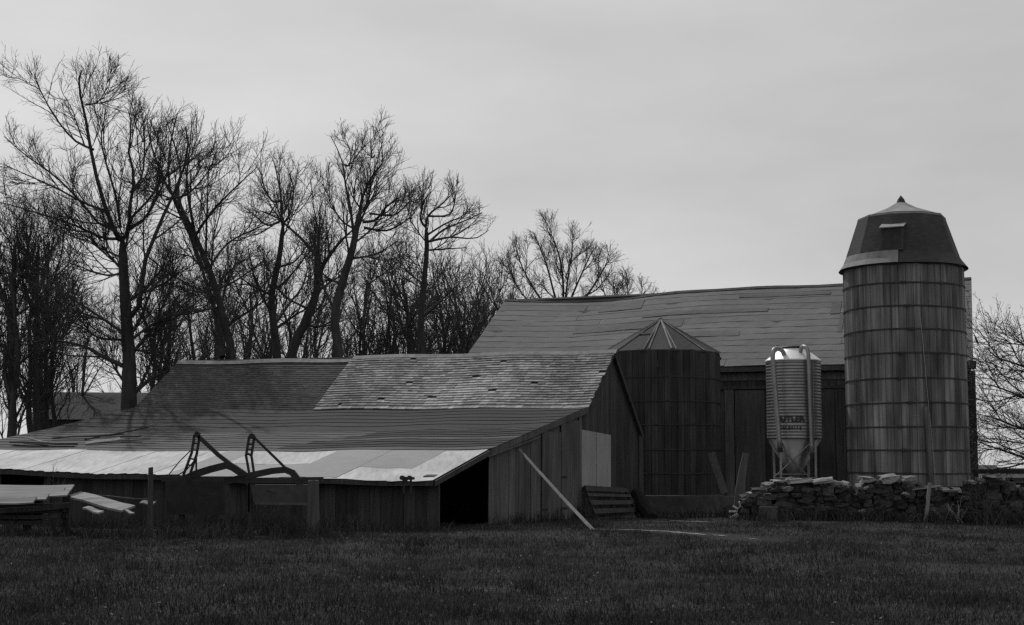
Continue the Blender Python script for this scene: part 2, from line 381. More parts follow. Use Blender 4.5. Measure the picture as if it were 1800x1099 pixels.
# double plank door in the lean-to gable
for c0, c1 in ((951, 985), (985, 1018)):
    dr = MB(); p, q = GP(c0 + .4, 850, .035), GP(c1 - .4, 850, .035); zt = min(rake_z(c0), rake_z(c1)) - .12
    mid = [lerp(p, q, k / 3) for k in range(4)]; first = None
    for i in range(3):
        a, b = mid[i] + gd * .004, mid[i + 1] - gd * .004; mbb = MB(); o = -gn * .03
        zt2 = zt if c0 < 960 else rake_z(985) - .02
        mbb.hexa([Vector((a.x, a.y, .02)), Vector((b.x, b.y, .02)), Vector((b.x, b.y, .02)) + o, Vector((a.x, a.y, .02)) + o],
                 [Vector((a.x, a.y, zt2)), Vector((b.x, b.y, zt2)), Vector((b.x, b.y, zt2)) + o, Vector((a.x, a.y, zt2)) + o])
        if first is None: first = mbb.build('door', m_board, shed)
        else: mbb.build('board', m_board, first)
    for zz in (.35, 1.25):
        h = GP(c0 + .5, 850, .045); h.z = zz; mbb = MB(); mbb.bar(h, h + gd * .35, .05, .012, gn); mbb.build('hinge', m_steel, first)
    gboard(c0, c1, m_board, -.03, z0=0)
# upper gable: dark boards
x = 1022.5
while x < 1126:
    x2 = min(x + random.uniform(3.8, 5.6), 1126.5)
    gboard(x, x2, m_boardd, -.06 + random.uniform(-.006, .006), inset=.02); x = x2
# upper gable triangle above lean-to between 1031 and ridge is covered by the same boards; pale two-leaf door
for c0, c1 in ((1022.5, 1047.8), (1049.2, 1074)):
    p, q = GP(c0, 850, .0), GP(c1, 850, .0); za = GP(c0, 755 + (c0 - 1022) * .19, 0).z; zb = GP(c1, 755 + (c1 - 1022) * .19, 0).z; zl = GP(c0, 857, 0).z
    mbb = MB(); o = -gn * .035
    mbb.hexa([Vector((p.x, p.y, zl)), Vector((q.x, q.y, zl)), Vector((q.x, q.y, zl)) + o, Vector((p.x, p.y, zl)) + o],
             [Vector((p.x, p.y, za)), Vector((q.x, q.y, zb)), Vector((q.x, q.y, zb)) + o, Vector((p.x, p.y, za)) + o])
    tag(mbb.build('door_panel', m_door, shed), 'pale painted door panel')
# rake trim
def trim(pa, pb, wz, th, m, name='rake_board', off=.03):
    a = pa + gn * off; b = pb + gn * off; mbb = MB(); o = gn * th
    mbb.hexa([a - Z * wz, b - Z * wz, b - Z * wz + o, a - Z * wz + o], [a, b, b + o, a + o]); return mbb.build(name, m, shed)
trim(R['a'] - Z * .02, R['b'] - Z * .02, .13, .03, m_boardd); trim(R['b'] - Z * .0, R['d'] - Z * .0, .17, .03, m_board)
trim(R['d'] - Z * .03, R['e'] - Z * .03, .10, .03, m_boardd); trim(R['e'] - Z * .02, R['f'] - Z * .02, .16, .05, m_boardd)
a, b = GP(853, 803, .045), GP(945, 768, .045); mbb = MB(); mbb.bar(a, b, .03, .14, gn); mbb.build('batten', m_board, shed)
# back corner trim and wall
mbb = MB(); q = GP(1127, 850, 0); q.z = 0; mbb.bar(q, Vector((q.x, q.y, R['f'].z)), .14); mbb.build('corner_post', m_boardd, shed)
# front wall boards along the eave, open bay at the far left
FW = A0 + gd * .12
def fpt(s): return FW + (Lf['a'] - R['a']) * s
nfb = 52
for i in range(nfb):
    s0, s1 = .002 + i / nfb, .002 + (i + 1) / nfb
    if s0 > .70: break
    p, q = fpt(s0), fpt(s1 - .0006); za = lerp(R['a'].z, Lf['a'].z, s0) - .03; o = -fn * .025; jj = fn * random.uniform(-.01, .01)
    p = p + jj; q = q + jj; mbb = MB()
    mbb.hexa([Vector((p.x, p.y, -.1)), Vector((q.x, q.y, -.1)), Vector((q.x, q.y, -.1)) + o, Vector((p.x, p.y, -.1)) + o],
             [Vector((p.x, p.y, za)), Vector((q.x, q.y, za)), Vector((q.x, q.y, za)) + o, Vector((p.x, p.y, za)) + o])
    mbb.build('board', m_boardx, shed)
for s in (0.0005, .70, .80, .90, .995):
    p = fpt(s) + fn * .03; mbb = MB(); mbb.bar(Vector((p.x, p.y, -.1)), Vector((p.x, p.y, lerp(R['a'].z, Lf['a'].z, s) - .05)), .10 if s > .1 else .05); mbb.build('corner_post', m_boardd, shed)
# eave fascia (dark lip under the sheets)
mbb = MB(); rr = []
for i in range(13):
    p = roofpt(BT, i / 12, 0, -.02) + fn * .02; rr.append([p, p + fn * .03, p + fn * .03 - Z * .12, p - Z * .12])
mbb.rings(rr); mbb.build('fascia', m_boardx, shed)
# closed back and left end
q0, q1 = GP(1127, 850, -.1), GP(1127, 850, -.1) + (Lf['f'] - R['f']); mbb = MB()
mbb.slab([Vector((q0.x, q0.y, -.4)), Vector((q1.x, q1.y, -.4)), Vector((q1.x, q1.y, R['f'].z)), Vector((q0.x, q0.y, R['f'].z))], .05); mbb.build('back_wall', m_boardd, shed)
wl = [lerp(Lf['a'], Lf['f'], k) for k in (0, 1)]; i0 = -ud * .0
prof = [Vector((Lf[k].x, Lf[k].y, Lf[k].z - .06)) + ud * .1 for k in 'abcdef']
basep = [Vector((p.x, p.y, -.4)) for p in prof]; mbb = MB()
mbb.add(prof + basep, [(i, i + 1, 7 + i, 6 + i) for i in range(5)]); mbb.build('end_wall', m_boardd, shed)

# ------------------------------------------------------------------ the big barn
BD = (0.335, 1.0); BU = (1.0, -0.335); bgd = Vector((BD[0], BD[1], 0)).normalized(); bud = Vector((BU[0], BU[1], 0)).normalized()
BRr = P(1704, 491, 58); BEr = PV(1707, 637, BRr, *BD); BEr = PV(1707, 637, BRr - bgd * 6.3, *BU)
BRl = PV(891, 526, BRr, *BU); BEl = BEr + (BRl - BRr); BEl.z = BEr.z + .05
barn = thing('barn', (BEr + BEl).to_2d().to_3d() / 2, 'big dark barn with long sagging patched roof behind the silos', 'barn')
bn = (BRr - BEr).cross(BEl - BEr).normalized()
if bn.z < 0: bn = -bn
def barnpt(s, t, lift=0):
    p = lerp(lerp(BEr, BEl, s), lerp(BRr, BRl, s), t)
    sag = (.26 * math.exp(-((s - .80) / .16) ** 2) + .02 * math.sin(s * 9)) * (0.35 + .65 * t) + .02 * math.sin(s * 31 + t * 17)
    return p - Z * sag + bn * lift
def barn_s(px, t):
    lo, hi = 0.0, 1.0
    for _ in range(40):
        m_ = (lo + hi) / 2; d = barnpt(m_, t) - EYE
        if CX + F * d.dot(_r) / d.dot(_f) > px: lo = m_
        else: hi = m_
    return lo
def bstrip(s0, s1, t0, t1, l0, l1, m, name='roofing_strip'):
    n = max(4, int(20 * abs(s1 - s0))); rr = []; ph = random.uniform(0, 9)
    for i in range(n + 1):
        s = lerp(s0, s1, i / n); wv = .004 * math.sin(i * .5 + ph) + .002 * math.sin(i * 1.1 + ph * 2)
        rr.append([barnpt(s, t0 + wv, l0), barnpt(s, t1, l1), barnpt(s, t1, l1 - .015), barnpt(s, t0 + wv, l0 - .03)])
    mbb = MB(); mbb.rings(rr); return mbb.build(name, m, barn)
rows = 13
for i in range(rows):
    t0, t1 = i / rows, min(1.0, (i + 1.12) / rows)
    cuts = sorted([0.0, 1.0] + [random.uniform(.1, .9) for _ in range(random.choice((0, 1, 1)))])
    for c0, c1 in zip(cuts, cuts[1:]):
        if c1 - c0 < .02: continue
        bstrip(c0 + (-.004 if c0 == 0 else .0008), c1 + (.004 if c1 == 1 else 0), t0, t1, .030, .018, m_barnroof)
for (xa, xb, ta, tb) in ((1130, 1055, .80, .93), (1200, 1010, .50, .60), (1478, 1462, .60, .78), (1482, 1475, .38, .60), (1350, 1130, .66, .71), (1300, 1205, .36, .42), (1460, 1300, .86, .9)):
    tm = (ta + tb) / 2; bstrip(barn_s(xa, tm), barn_s(xb, tm), ta, tb, .048, .043, m_barnpatch, 'roof_patch')
rr = [[barnpt(s, 0, .0), barnpt(s, 1, .0), barnpt(s, 1, -.1), barnpt(s, 0, -.1)] for s in np.linspace(.002, .998, 22)]
mbb = MB(); mbb.rings(rr); mbb.build('roof_deck', m_boardd, barn)
mbb = MB(); back = lambda p: p + bgd * 12.6; 
mbb.slab([BRr - Z * .02, BRl - Z * .02, BEl + bgd * 12.6, BEr + bgd * 12.6], .1, Vector((.3, .5, .8)).normalized()); mbb.build('roof_deck', m_barnroof, barn)
rr = [[barnpt(s, 1, .06) + Vector((-.05, -.14, -.1)), barnpt(s, 1, .08), barnpt(s, 1, .06) + Vector((.05, .14, -.1))] for s in np.linspace(-.004, 1.004, 24)]
mbb = MB(); mbb.rings(rr); mbb.build('ridge_cap', m_boardd, barn)
bfn = Vector((-.335, -1, 0)).normalized()
def bwall(s, z, off=0.0):
    p = lerp(BEr, BEl, s) - bfn * .35 + bfn * off; return Vector((p.x, p.y, z))
def bbox(s0, s1, z0, z1, off, th, m, name):
    mbb = MB(); o = -bfn * th
    mbb.hexa([bwall(s0, z0, off), bwall(s1, z0, off), bwall(s1, z0, off) + o, bwall(s0, z0, off) + o],
             [bwall(s0, z1, off), bwall(s1, z1, off), bwall(s1, z1, off) + o, bwall(s0, z1, off) + o]); return mbb.build(name, m, barn)
ez = BEr.z
def bs_px(px):
    lo, hi = 0.0, 1.0
    for _ in range(40):
        m_ = (lo + hi) / 2; d = bwall(m_, 3) - EYE
        if CX + F * d.dot(_r) / d.dot(_f) > px: lo = m_
        else: hi = m_
    return lo
bbox(0, 1, ez - .22, ez - .04, .40, .04, m_boardd, 'fascia'); bbox(0, 1, ez - .55, ez - .26, .05, .05, m_board, 'frieze_board')
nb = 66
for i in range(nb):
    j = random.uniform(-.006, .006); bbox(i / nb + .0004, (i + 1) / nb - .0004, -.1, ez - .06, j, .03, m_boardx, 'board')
for (xr, xl, zt, m, nm) in ((1291, 1275, ez - .85, m_board, 'door_post'), (1482, 1470, ez - .85, m_boardd, 'door_post'), (1345, 1293, ez - .95, m_boardd, 'sliding_door'), (1468, 1440, ez - .95, m_boardx, 'sliding_door')):
    bbox(bs_px(xr), bs_px(xl), .2, zt, .06 if 'door' in nm else .1, .05, m, nm)
bbox(bs_px(1490), bs_px(1262), ez - .9, ez - .78, .09, .07, m_boardd, 'lintel')
# right gable end, its rake trim and eave return
for i in range(30):
    k0, k1 = i / 30, (i + 1) / 30; p = BEr - bfn * .35 + bgd * (11.9 * k0) - bud * .15; q = BEr - bfn * .35 + bgd * (11.9 * k1 - .012) - bud * .15
    h = lambda k: ez + (BRr.z - ez) * (1 - abs(2 * k - 1)) - .15; o = -bud * .03; mbb = MB()
    mbb.hexa([Vector((p.x, p.y, -.1)), Vector((q.x, q.y, -.1)), Vector((q.x, q.y, -.1)) + o, Vector((p.x, p.y, -.1)) + o],
             [Vector((p.x, p.y, h(k0))), Vector((q.x, q.y, h(k1))), Vector((q.x, q.y, h(k1))) + o, Vector((p.x, p.y, h(k0))) + o]); mbb.build('board', m_boardd, barn)
mbb = MB(); mbb.slab([BEr + bud * .02, BRr + bud * .02, BRr - bud * .05, BEr - bud * .05], .18); mbb.build('rake_board', m_board, barn)
mbb = MB(); mbb.bar(BEr + Vector((-.1, 0, -.08)), BEr + Vector((.16, 0, -.10)), .3, .22); mbb.build('eave_return', m_boardd, barn)
mbb = MB(); q = bwall(0, 0, .06); mbb.bar(Vector((q.x, q.y, -.1)), Vector((q.x, q.y, ez - .3)), .22); mbb.build('corner_post', m_boardd, barn)
mbb = MB(); qa, qb = BEr - bfn * .35 + bgd * 11.9, BEl - bfn * .35 + bgd * 11.9
mbb.slab([Vector((qa.x, qa.y, -.3)), Vector((qb.x, qb.y, -.3)), Vector((qb.x, qb.y, ez + .2)), Vector((qa.x, qa.y, ez + .2))], .08); mbb.build('back_wall', m_boardx, barn)
pl = [BEl - bfn * .35, BEl - bfn * .35 + bgd * 11.9]; mbb = MB()
mbb.add([Vector((pl[0].x, pl[0].y, -.1)), Vector((pl[1].x, pl[1].y, -.1)), Vector((pl[1].x, pl[1].y, ez - .1)), (BRl.x, BRl.y, BRl.z - .2), Vector((pl[0].x, pl[0].y, ez - .1))], [(0, 1, 2, 3, 4)]); mbb.build('end_wall', m_boardd, barn)

# ------------------------------------------------------------------ silos
def ring_pts(c, r, z, n, ph=0.0): return [Vector((c.x + r * math.cos(ph + k * 2 * math.pi / n), c.y + r * math.sin(ph + k * 2 * math.pi / n), z)) for k in range(n)]
def staves(root, c, r, z0, z1, n, m, ragged=.0):
    for k in range(n):
        a0, a1 = 2 * math.pi * k / n + .003, 2 * math.pi * (k + 1) / n - .003; rr_ = r + random.uniform(-.006, .006); am = (a0 + a1) / 2
        zt = z1 + random.uniform(-ragged, ragged)
        def q(a, rad_, z): return Vector((c.x + rad_ * math.cos(a), c.y + rad_ * math.sin(a), z))
        o = [(a0, rr_), (am, rr_ + .004), (a1, rr_), (a1, rr_ - .05), (a0, rr_ - .05)]
        mbb = MB(); mbb.rings([[q(a, b, z0) for a, b in o], [q(a, b, zt) for a, b in o]]); mbb.build('stave', m, root)
def hoop(root, c, r, z, m=None, hw=.022):
    n = 48; mbb = MB(); prof = [(0, -hw), (.022, -hw), (.022, hw), (0, hw)]; rings = []
    for k in range(n):
        a = 2 * math.pi * k / n; rings.append([Vector((c.x + (r + .004 + dr) * math.cos(a), c.y + (r + .004 + dr) * math.sin(a), z + dz + .012 * math.sin(a * 2 + z))) for dr, dz in prof])
    vs = [x for q in rings for x in q]; fs = [(i * 4 + j, ((i + 1) % n) * 4 + j, ((i + 1) % n) * 4 + (j + 1) % 4, i * 4 + (j + 1) % 4) for i in range(n) for j in range(4)]
    mbb.add(vs, fs); h = mbb.build('hoop', m or m_hoop, root); return h
# tall silo
SD = 44.0; sc = P(1597, 850, SD); sc.z = 0; SR = 105 / F * SD * .985
silo = thing('silo', sc, 'tall pale wooden stave silo with dark faceted roof behind the stone wall', 'silo')
ZT = P(1585, 472, SD).z
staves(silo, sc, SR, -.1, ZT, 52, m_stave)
for yy in (497, 538, 579, 621, 665, 708, 750, 791, 832):
    z = P(1590, yy, SD - SR * .9).z; hoop(silo, sc, SR, z)
    a = rad(-112 + (yy % 5) * 3); mbb = MB(); q = Vector((sc.x + (SR + .03) * math.cos(a), sc.y + (SR + .03) * math.sin(a), z)); mbb.bar(q - Vector((.09, 0, 0)), q + Vector((.09, .0, 0)), .07, .05); mbb.build('hoop_lug', m_hoop, silo)
NS = 10; ph0 = rad(-90 + 9)
zk = P(1578, 384, SD).z; za = P(1578, 346, SD).z
levels = [(SR * 1.075, ZT - .08), (SR * 1.0, ZT + .10), (SR * .955, ZT + .32), (75 / F * SD, zk)]
for k in range(NS):
    rg = []
    for (r_, z_) in levels:
        a0, a1 = ph0 + 2 * math.pi * k / NS, ph0 + 2 * math.pi * (k + 1) / NS
        # lower rings are round (arc), the knee is faceted
        rg.append((r_, z_, a0, a1))
    vs = []; ncol = 5
    for (r_, z_, a0, a1) in rg:
        for i in range(ncol):
            a = lerp(a0, a1, i / (ncol - 1)); rf = r_ * math.cos(math.pi / NS) / math.cos((i / (ncol - 1) - .5) * 2 * math.pi / NS) if r_ < SR * .99 else r_
            vs.append(Vector((sc.x + rf * math.cos(a), sc.y + rf * math.sin(a), z_)))
    fs = [(i * ncol + j, i * ncol + j + 1, (i + 1) * ncol + j + 1, (i + 1) * ncol + j) for i in range(3) for j in range(ncol - 1)]
    mbb = MB(); mbb.add(vs, fs)
    # thin soffit lip
    mbb.add([vs[0], vs[ncol - 1], vs[ncol - 1] * .96 + Vector((sc.x, sc.y, vs[0].z)) * .04 - Z * .05, vs[0] * .96 + Vector((sc.x, sc.y, vs[0].z)) * .04 - Z * .05], [(0, 3, 2, 1)])
    panel = mbb.build('roof_panel', m_sroof, silo)
    a0, a1 = ph0 + 2 * math.pi * k / NS, ph0 + 2 * math.pi * (k + 1) / NS; r_ = 75 / F * SD * 1.02
    q0 = Vector((sc.x + r_ * math.cos(a0), sc.y + r_ * math.sin(a0), zk - .03)); q1 = Vector((sc.x + r_ * math.cos(a1), sc.y + r_ * math.sin(a1), zk - .03)); ap = Vector((sc.x, sc.y, za - .12))
    mid0, mid1 = lerp(q0, ap, .62) - Z * .06, lerp(q1, ap, .62) - Z * .06
    mbb = MB(); mbb.add([q0, q1, mid1, mid0, ap], [(0, 1, 2, 3), (3, 2, 4)]); mbb.add([q0, q1, q1 - Z * .04, q0 - Z * .04], [(0, 3, 2, 1)]); mbb.build('roof_facet', m_sroofl, silo)
mbb = MB(); mbb.tube([Vector((sc.x, sc.y, za - .22)), Vector((sc.x, sc.y, za - .08)), Vector((sc.x, sc.y, za + .04))], [.16, .10, .01], 10); mbb.build('finial', m_sroof, silo)
# dormer hatch in the roof
ca = P(1568, 420, SD - 1.62)
dn = Vector((ca.x - sc.x, ca.y - sc.y, 0)).normalized(); dt = Vector((-dn.y, dn.x, 0)) * (1 if -dn.y > 0 else -1)
c0 = ca.copy(); hw = .33
def dq(u_, z_, o_): return Vector((sc.x, sc.y, 0)) + dn * o_ + dt * u_ + Z * z_
u0 = (ca - sc).dot(dt); zb_, zt_ = P(1568, 440, SD - 1.6).z, P(1568, 401, SD - 1.6).z; oo = 1.80
mbb = MB(); mbb.hexa([dq(u0 - hw, zb_, oo - .5), dq(u0 + hw, zb_, oo - .5), dq(u0 + hw, zb_, oo), dq(u0 - hw, zb_, oo)], [dq(u0 - hw, zt_, oo - .5), dq(u0 + hw, zt_, oo - .5), dq(u0 + hw, zt_, oo), dq(u0 - hw, zt_, oo)])
dorm = mbb.build('dormer', m_sroof, silo)
mbb = MB(); mbb.hexa([dq(u0 - hw - .05, zt_ + .2, oo - .45), dq(u0 + hw + .05, zt_ + .2, oo - .45), dq(u0 + hw + .05, zt_, oo + .10), dq(u0 - hw - .05, zt_, oo + .10)],
                     [dq(u0 - hw - .05, zt_ + .23, oo - .45), dq(u0 + hw + .05, zt_ + .23, oo - .45), dq(u0 + hw + .05, zt_ + .03, oo + .10), dq(u0 - hw - .05, zt_ + .03, oo + .10)]); mbb.build('dormer_roof', m_rib, dorm)
mbb = MB(); mbb.hexa([dq(u0 - hw + .06, zb_ + .06, oo - .1), dq(u0 + hw - .06, zb_ + .06, oo - .1), dq(u0 + hw - .06, zb_ + .06, oo + .006), dq(u0 - hw + .06, zb_ + .06, oo + .006)],
                     [dq(u0 - hw + .06, zt_ - .05, oo - .1), dq(u0 + hw - .06, zt_ - .05, oo - .1), dq(u0 + hw - .06, zt_ - .05, oo + .006), dq(u0 - hw + .06, zt_ - .05, oo + .006)]); mbb.build('hatch', m_letter, dorm)
# paler apron left of the hatch
mbb = MB(); vs = []; nn = 12
for (r_, z_) in ((SR * 1.083, ZT - .07), (SR * 1.012, ZT + .11), (SR * .972, ZT + .34)):
    for i in range(nn): a = rad(lerp(181, 250, i / (nn - 1))); vs.append(Vector((sc.x + r_ * math.cos(a), sc.y + r_ * math.sin(a), z_)))
mbb.add(vs, [(i * nn + j, i * nn + j + 1, (i + 1) * nn + j + 1, (i + 1) * nn + j) for i in range(2) for j in range(nn - 1)]); mbb.build('roof_apron', m_sroofl, silo)
# cable down the staves and a lighter pipe
def on_silo(px, py, out=.03):
    d = ray(px, py); o = EYE - Vector((sc.x, sc.y, 0)); a_ = d.x * d.x + d.y * d.y; b_ = 2 * (o.x * d.x + o.y * d.y); c_ = o.x ** 2 + o.y ** 2 - (SR + out) ** 2
    t = (-b_ - math.sqrt(max(0, b_ * b_ - 4 * a_ * c_))) / (2 * a_); return EYE + d * t
mbb = MB(); mbb.tube([on_silo(1618, 560, .05), on_silo(1624, 620, .05), on_silo(1630, 690, .05), on_silo(1638, 770, .05), on_silo(1644, 850, .05)], .010, 5); mbb.build('cable', m_pipe, silo)
mbb = MB(); mbb.tube([on_silo(1628, 715, .04), on_silo(1632, 780, .04), on_silo(1637, 856, .04)], .085, 8); mbb.build('drain_pipe', m_stave, silo)

# guy wire running off to the right
gw = thing('guy_wire', P(1840, 860, 47), 'thin sagging guy wire with a turnbuckle beside the tall silo', 'wire')
a, b = P(1689, 536, 44), P(1800, 770, 47); mid = lerp(a, b, .5) - Z * .12
mbb = MB(); mbb.tube([a, lerp(a, mid, .5) - Z * .03, mid, lerp(mid, b, .5) - Z * .03, b, P(1840, 860, 47)], .009, 5); mbb.build('wire', m_hoop, gw)
p = lerp(a, mid, .42) - Z * .02; mbb = MB(); mbb.tube([p, p + (mid - a).normalized() * .10, p + (mid - a).normalized() * .26, p + (mid - a).normalized() * .36], [.012, .035, .035, .012], 8); mbb.build('turnbuckle', m_hoop, gw)

# dark silo
DD = 51.0; dc = P(1163, 850, DD); dc.z = 0; DR = 103 / F * DD
dsilo = thing('silo', dc, 'squat dark wooden silo with pale-ribbed conical roof beside the shed', 'silo')
DZ = P(1163, 615, DD - DR).z
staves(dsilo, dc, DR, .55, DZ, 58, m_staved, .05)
for yy in (662, 705, 746, 790, 832): hoop(dsilo, dc, DR, P(1163, yy, DD - DR).z)
ap = Vector((dc.x, dc.y, P(1163, 562, DD).z)); n = 12; ph = rad(8)
er = ring_pts(dc, DR * 1.02, DZ + .02, n, ph)
for k in range(n):
    p, q = er[k], er[(k + 1) % n]; mbb = MB(); mbb.add([p, q, ap, p - Z * .06, q - Z * .06], [(0, 1, 2), (0, 3, 4, 1)]); pan = mbb.build('roof_panel', m_sroof, dsilo)
    mbb = MB(); mbb.bar(lerp(p, ap, -.02) + Z * .03, ap + Z * .03, .035, .05); mbb.build('roof_rib', m_rib if k in (7, 8, 9, 10, 6) else m_sroofl, dsilo)
p, q = lerp(er[8], ap, 0) + Vector((.18, 0, .03)), ap + Z * .03; mbb = MB(); mbb.bar(p, q, .04, .05); mbb.build('roof_rib', m_rib, dsilo)
p, q = lerp(er[9], ap, 0) + Vector((-.16, 0, .03)), ap + Z * .03; mbb = MB(); mbb.bar(p, q, .05, .05); mbb.build('roof_rib', m_rib, dsilo)
mbb = MB(); mbb.bar(lerp(er[7], ap, .5) + Z * .05, lerp(er[8], ap, .5) + Z * .05, .04, .06); mbb.build('roof_batten', m_rib, dsilo)
mbb = MB(); mbb.tube([ap - Z * .06, ap + Z * .03, ap + Z * .08], [.14, .09, .02], 8); mbb.build('roof_cap', m_sroof, dsilo)
mbb = MB(); rg = ring_pts(dc, DR + .12, -.1, 40); r2 = ring_pts(dc, DR + .12, .56, 40); mbb.rings([rg, r2]); mbb.build('foundation', m_conc, dsilo)
# ragged eave splinters at the right of the roof
for (x0, y0, x1, y1) in ((1236, 614, 1262, 632), (1228, 611, 1256, 622), (1245, 622, 1267, 631)):
    mbb = MB(); mbb.bar(P(x0, y0, DD - .7), P(x1, y1, DD - .2), .10, .05); mbb.build('eave_board', m_boardx, dsilo)
# low ledge wall in front of both
lw = MB(); a, b = P(1128, 905, 46.3), P(1338, 905, 44.5); a.z = b.z = -.05; n_ = Vector((b.y - a.y, -(b.x - a.x), 0)).normalized()
q = [a, b, b - n_ * .45, a - n_ * .45]; lw.hexa(q, [v + Z * (.64 + .03 * (i in (1, 2))) for i, v in enumerate(q)])
tag(lw.build('low_wall', m_conc), 'low dark concrete ledge at the foot of the squat silo', 'wall')

# ------------------------------------------------------------------ feed bin
BDp = 46.0; bc = P(1398, 850, BDp); bc.z = 0; BRad = 47.5 / F * BDp
fb = thing('feed_bin', bc, 'corrugated metal hopper feed bin with two hooked pipes before the barn', 'feed bin')
bz1, bz0 = P(1391, 633, BDp - .5).z, P(1396, 771, BDp - .5).z; nr = 25
rings = []
nseg = 56
for i in range(nr * 6 + 1):
    z = lerp(bz0, bz1, i / (nr * 6)); r_ = BRad + .007 * math.sin(i / 6 * 2 * math.pi); rings.append(ring_pts(bc, r_, z, nseg))
mbb = MB(); mbb.rings(rings); body = mbb.build('body', m_galv, fb, True)
for a in (rad(-140), rad(-58), rad(20), rad(100)):
    q = Vector((bc.x + (BRad + .02) * math.cos(a), bc.y + (BRad + .02) * math.sin(a), 0)); mbb = MB(); mbb.bar(Vector((q.x, q.y, bz0)), Vector((q.x, q.y, bz1)), .012, .012); mbb.build('seam', m_galv, body)
mbb = MB(); zt2 = P(1391, 614, BDp).z; mbb.rings([ring_pts(bc, BRad + .035, bz1 - .02, nseg), ring_pts(bc, BRad + .03, bz1 + .015, nseg), ring_pts(bc, BRad * .48, zt2, nseg)]); mbb.build('roof', m_galv_sunlit, fb)
mbb = MB(); mbb.rings([ring_pts(bc, BRad * .47, zt2 - .01, 24), ring_pts(bc, BRad * .5, zt2 + .05, 24), ring_pts(bc, BRad * .46, zt2 + .08, 24)]); mbb.build('lid', m_steel, fb)
mbb = MB(); zh = P(1396, 838, BDp).z; mbb.rings([ring_pts(bc, BRad - .01, bz0, 40), ring_pts(bc, .16, zh, 40), ring_pts(bc, .14, zh - .25, 40)], True); mbb.build('hopper', m_galv, fb, True)
for a in (rad(-135), rad(-48), rad(45), rad(135)):
    q = Vector((bc.x + (BRad - .08) * math.cos(a), bc.y + (BRad - .08) * math.sin(a), 0)); mbb = MB(); mbb.bar(Vector((q.x, q.y, -.05)), Vector((q.x, q.y, bz0 + .1)), .07, .07); mbb.build('leg', m_pipe, fb)
fd = BDp - BRad * .80
for (pp, nm) in (([(1362, 838), (1424, 780)], 'brace'), ([(1372, 788), (1421, 838)], 'brace'), ([(1360, 841), (1424, 841)], 'cross_bar'), ([(1362, 834), (1424, 834)], 'cross_bar')):
    mbb = MB(); dd = fd - (.02 if pp[0][1] == 788 else 0); mbb.tube([P(*pp[0], dd), P(*pp[1], dd)], .022, 6); mbb.build(nm, m_pipe, fb)
def arc_path(pts): return pts
p1 = [P(1379, 628, BDp - .55), P(1377, 620, BDp - .62), P(1372, 614.5, BDp - .75), P(1365, 613, BDp - .9), P(1360, 616, BDp - 1.0), P(1358.5, 624, BDp - 1.04), P(1359, 640, BDp - 1.04), P(1364, 700, BDp - 1.02), P(1371, 790, BDp - 1.0)]
p2 = [P(1409, 626, BDp - .5), P(1407, 618, BDp - .6), P(1410, 610.5, BDp - .75), P(1415, 609.5, BDp - .9), P(1419, 614, BDp - 1.0), P(1421, 624, BDp - 1.04), P(1422, 650, BDp - 1.04), P(1424, 710, BDp - 1.02), P(1427.5, 800, BDp - 1.0)]
for pts, r_ in ((p1, .078), (p2, .066)):
    pts = [Vector(x) for x in pts]; dense = []
    for i in range(len(pts) - 1):
        p0, a_, b_, p3 = pts[max(i - 1, 0)], pts[i], pts[i + 1], pts[min(i + 2, len(pts) - 1)]
        for k in range(4):
            t = k / 4; dense.append(.5 * ((2 * a_) + (b_ - p0) * t + (2 * p0 - 5 * a_ + 4 * b_ - p3) * t * t + (3 * a_ - p0 - 3 * b_ + p3) * t ** 3))
    dense.append(pts[-1]); mbb = MB(); mbb.tube(dense, r_, 12); pipe = mbb.build('fill_pipe', m_pipe, fb, True)
    mbb = MB(); e = dense[-1]; mbb.tube([e + Z * .06, e - Z * .10], r_ * 1.15, 12); mbb.build('pipe_collar', m_steel, pipe)
# lettering wrapped on the body: real letter shapes, 1 cm proud of the corrugation
def letters(txt, size, cpx, cpy, width_px, name, m, bold=.012):
    cu = bpy.data.curves.new(name, 'FONT'); cu.body = txt; cu.size = size; cu.align_x = 'CENTER'; cu.offset = bold; cu.resolution_u = 2
    o = bpy.data.objects.new(name, cu); COL.objects.link(o); dg = bpy.context.evaluated_depsgraph_get(); me = bpy.data.meshes.new_from_object(o.evaluated_get(dg))
    bpy.data.objects.remove(o); co = np.empty(len(me.vertices) * 3); me.vertices.foreach_get('co', co); co = co.reshape(-1, 3)
    co[:, 0] -= (co[:, 0].max() + co[:, 0].min()) / 2; co[:, 0] *= (width_px / F * BDp) / (co[:, 0].max() - co[:, 0].min())
    p = P(cpx, cpy, BDp - BRad); a0 = math.atan2(p.y - bc.y, p.x - bc.x); rr_ = BRad + .024
    ang = a0 + co[:, 0] / rr_; V_ = np.stack([rr_ * np.cos(ang), rr_ * np.sin(ang), co[:, 1] + p.z], 1)
    me.vertices.foreach_set('co', V_.astype(np.float32).ravel()); me.materials.clear(); me.materials.append(m); me.update()
    o = bpy.data.objects.new(name, me); COL.objects.link(o); o.parent = body; return o
letters('BUTLER', .26, 1389, 741, 52, 'lettering', m_letter)
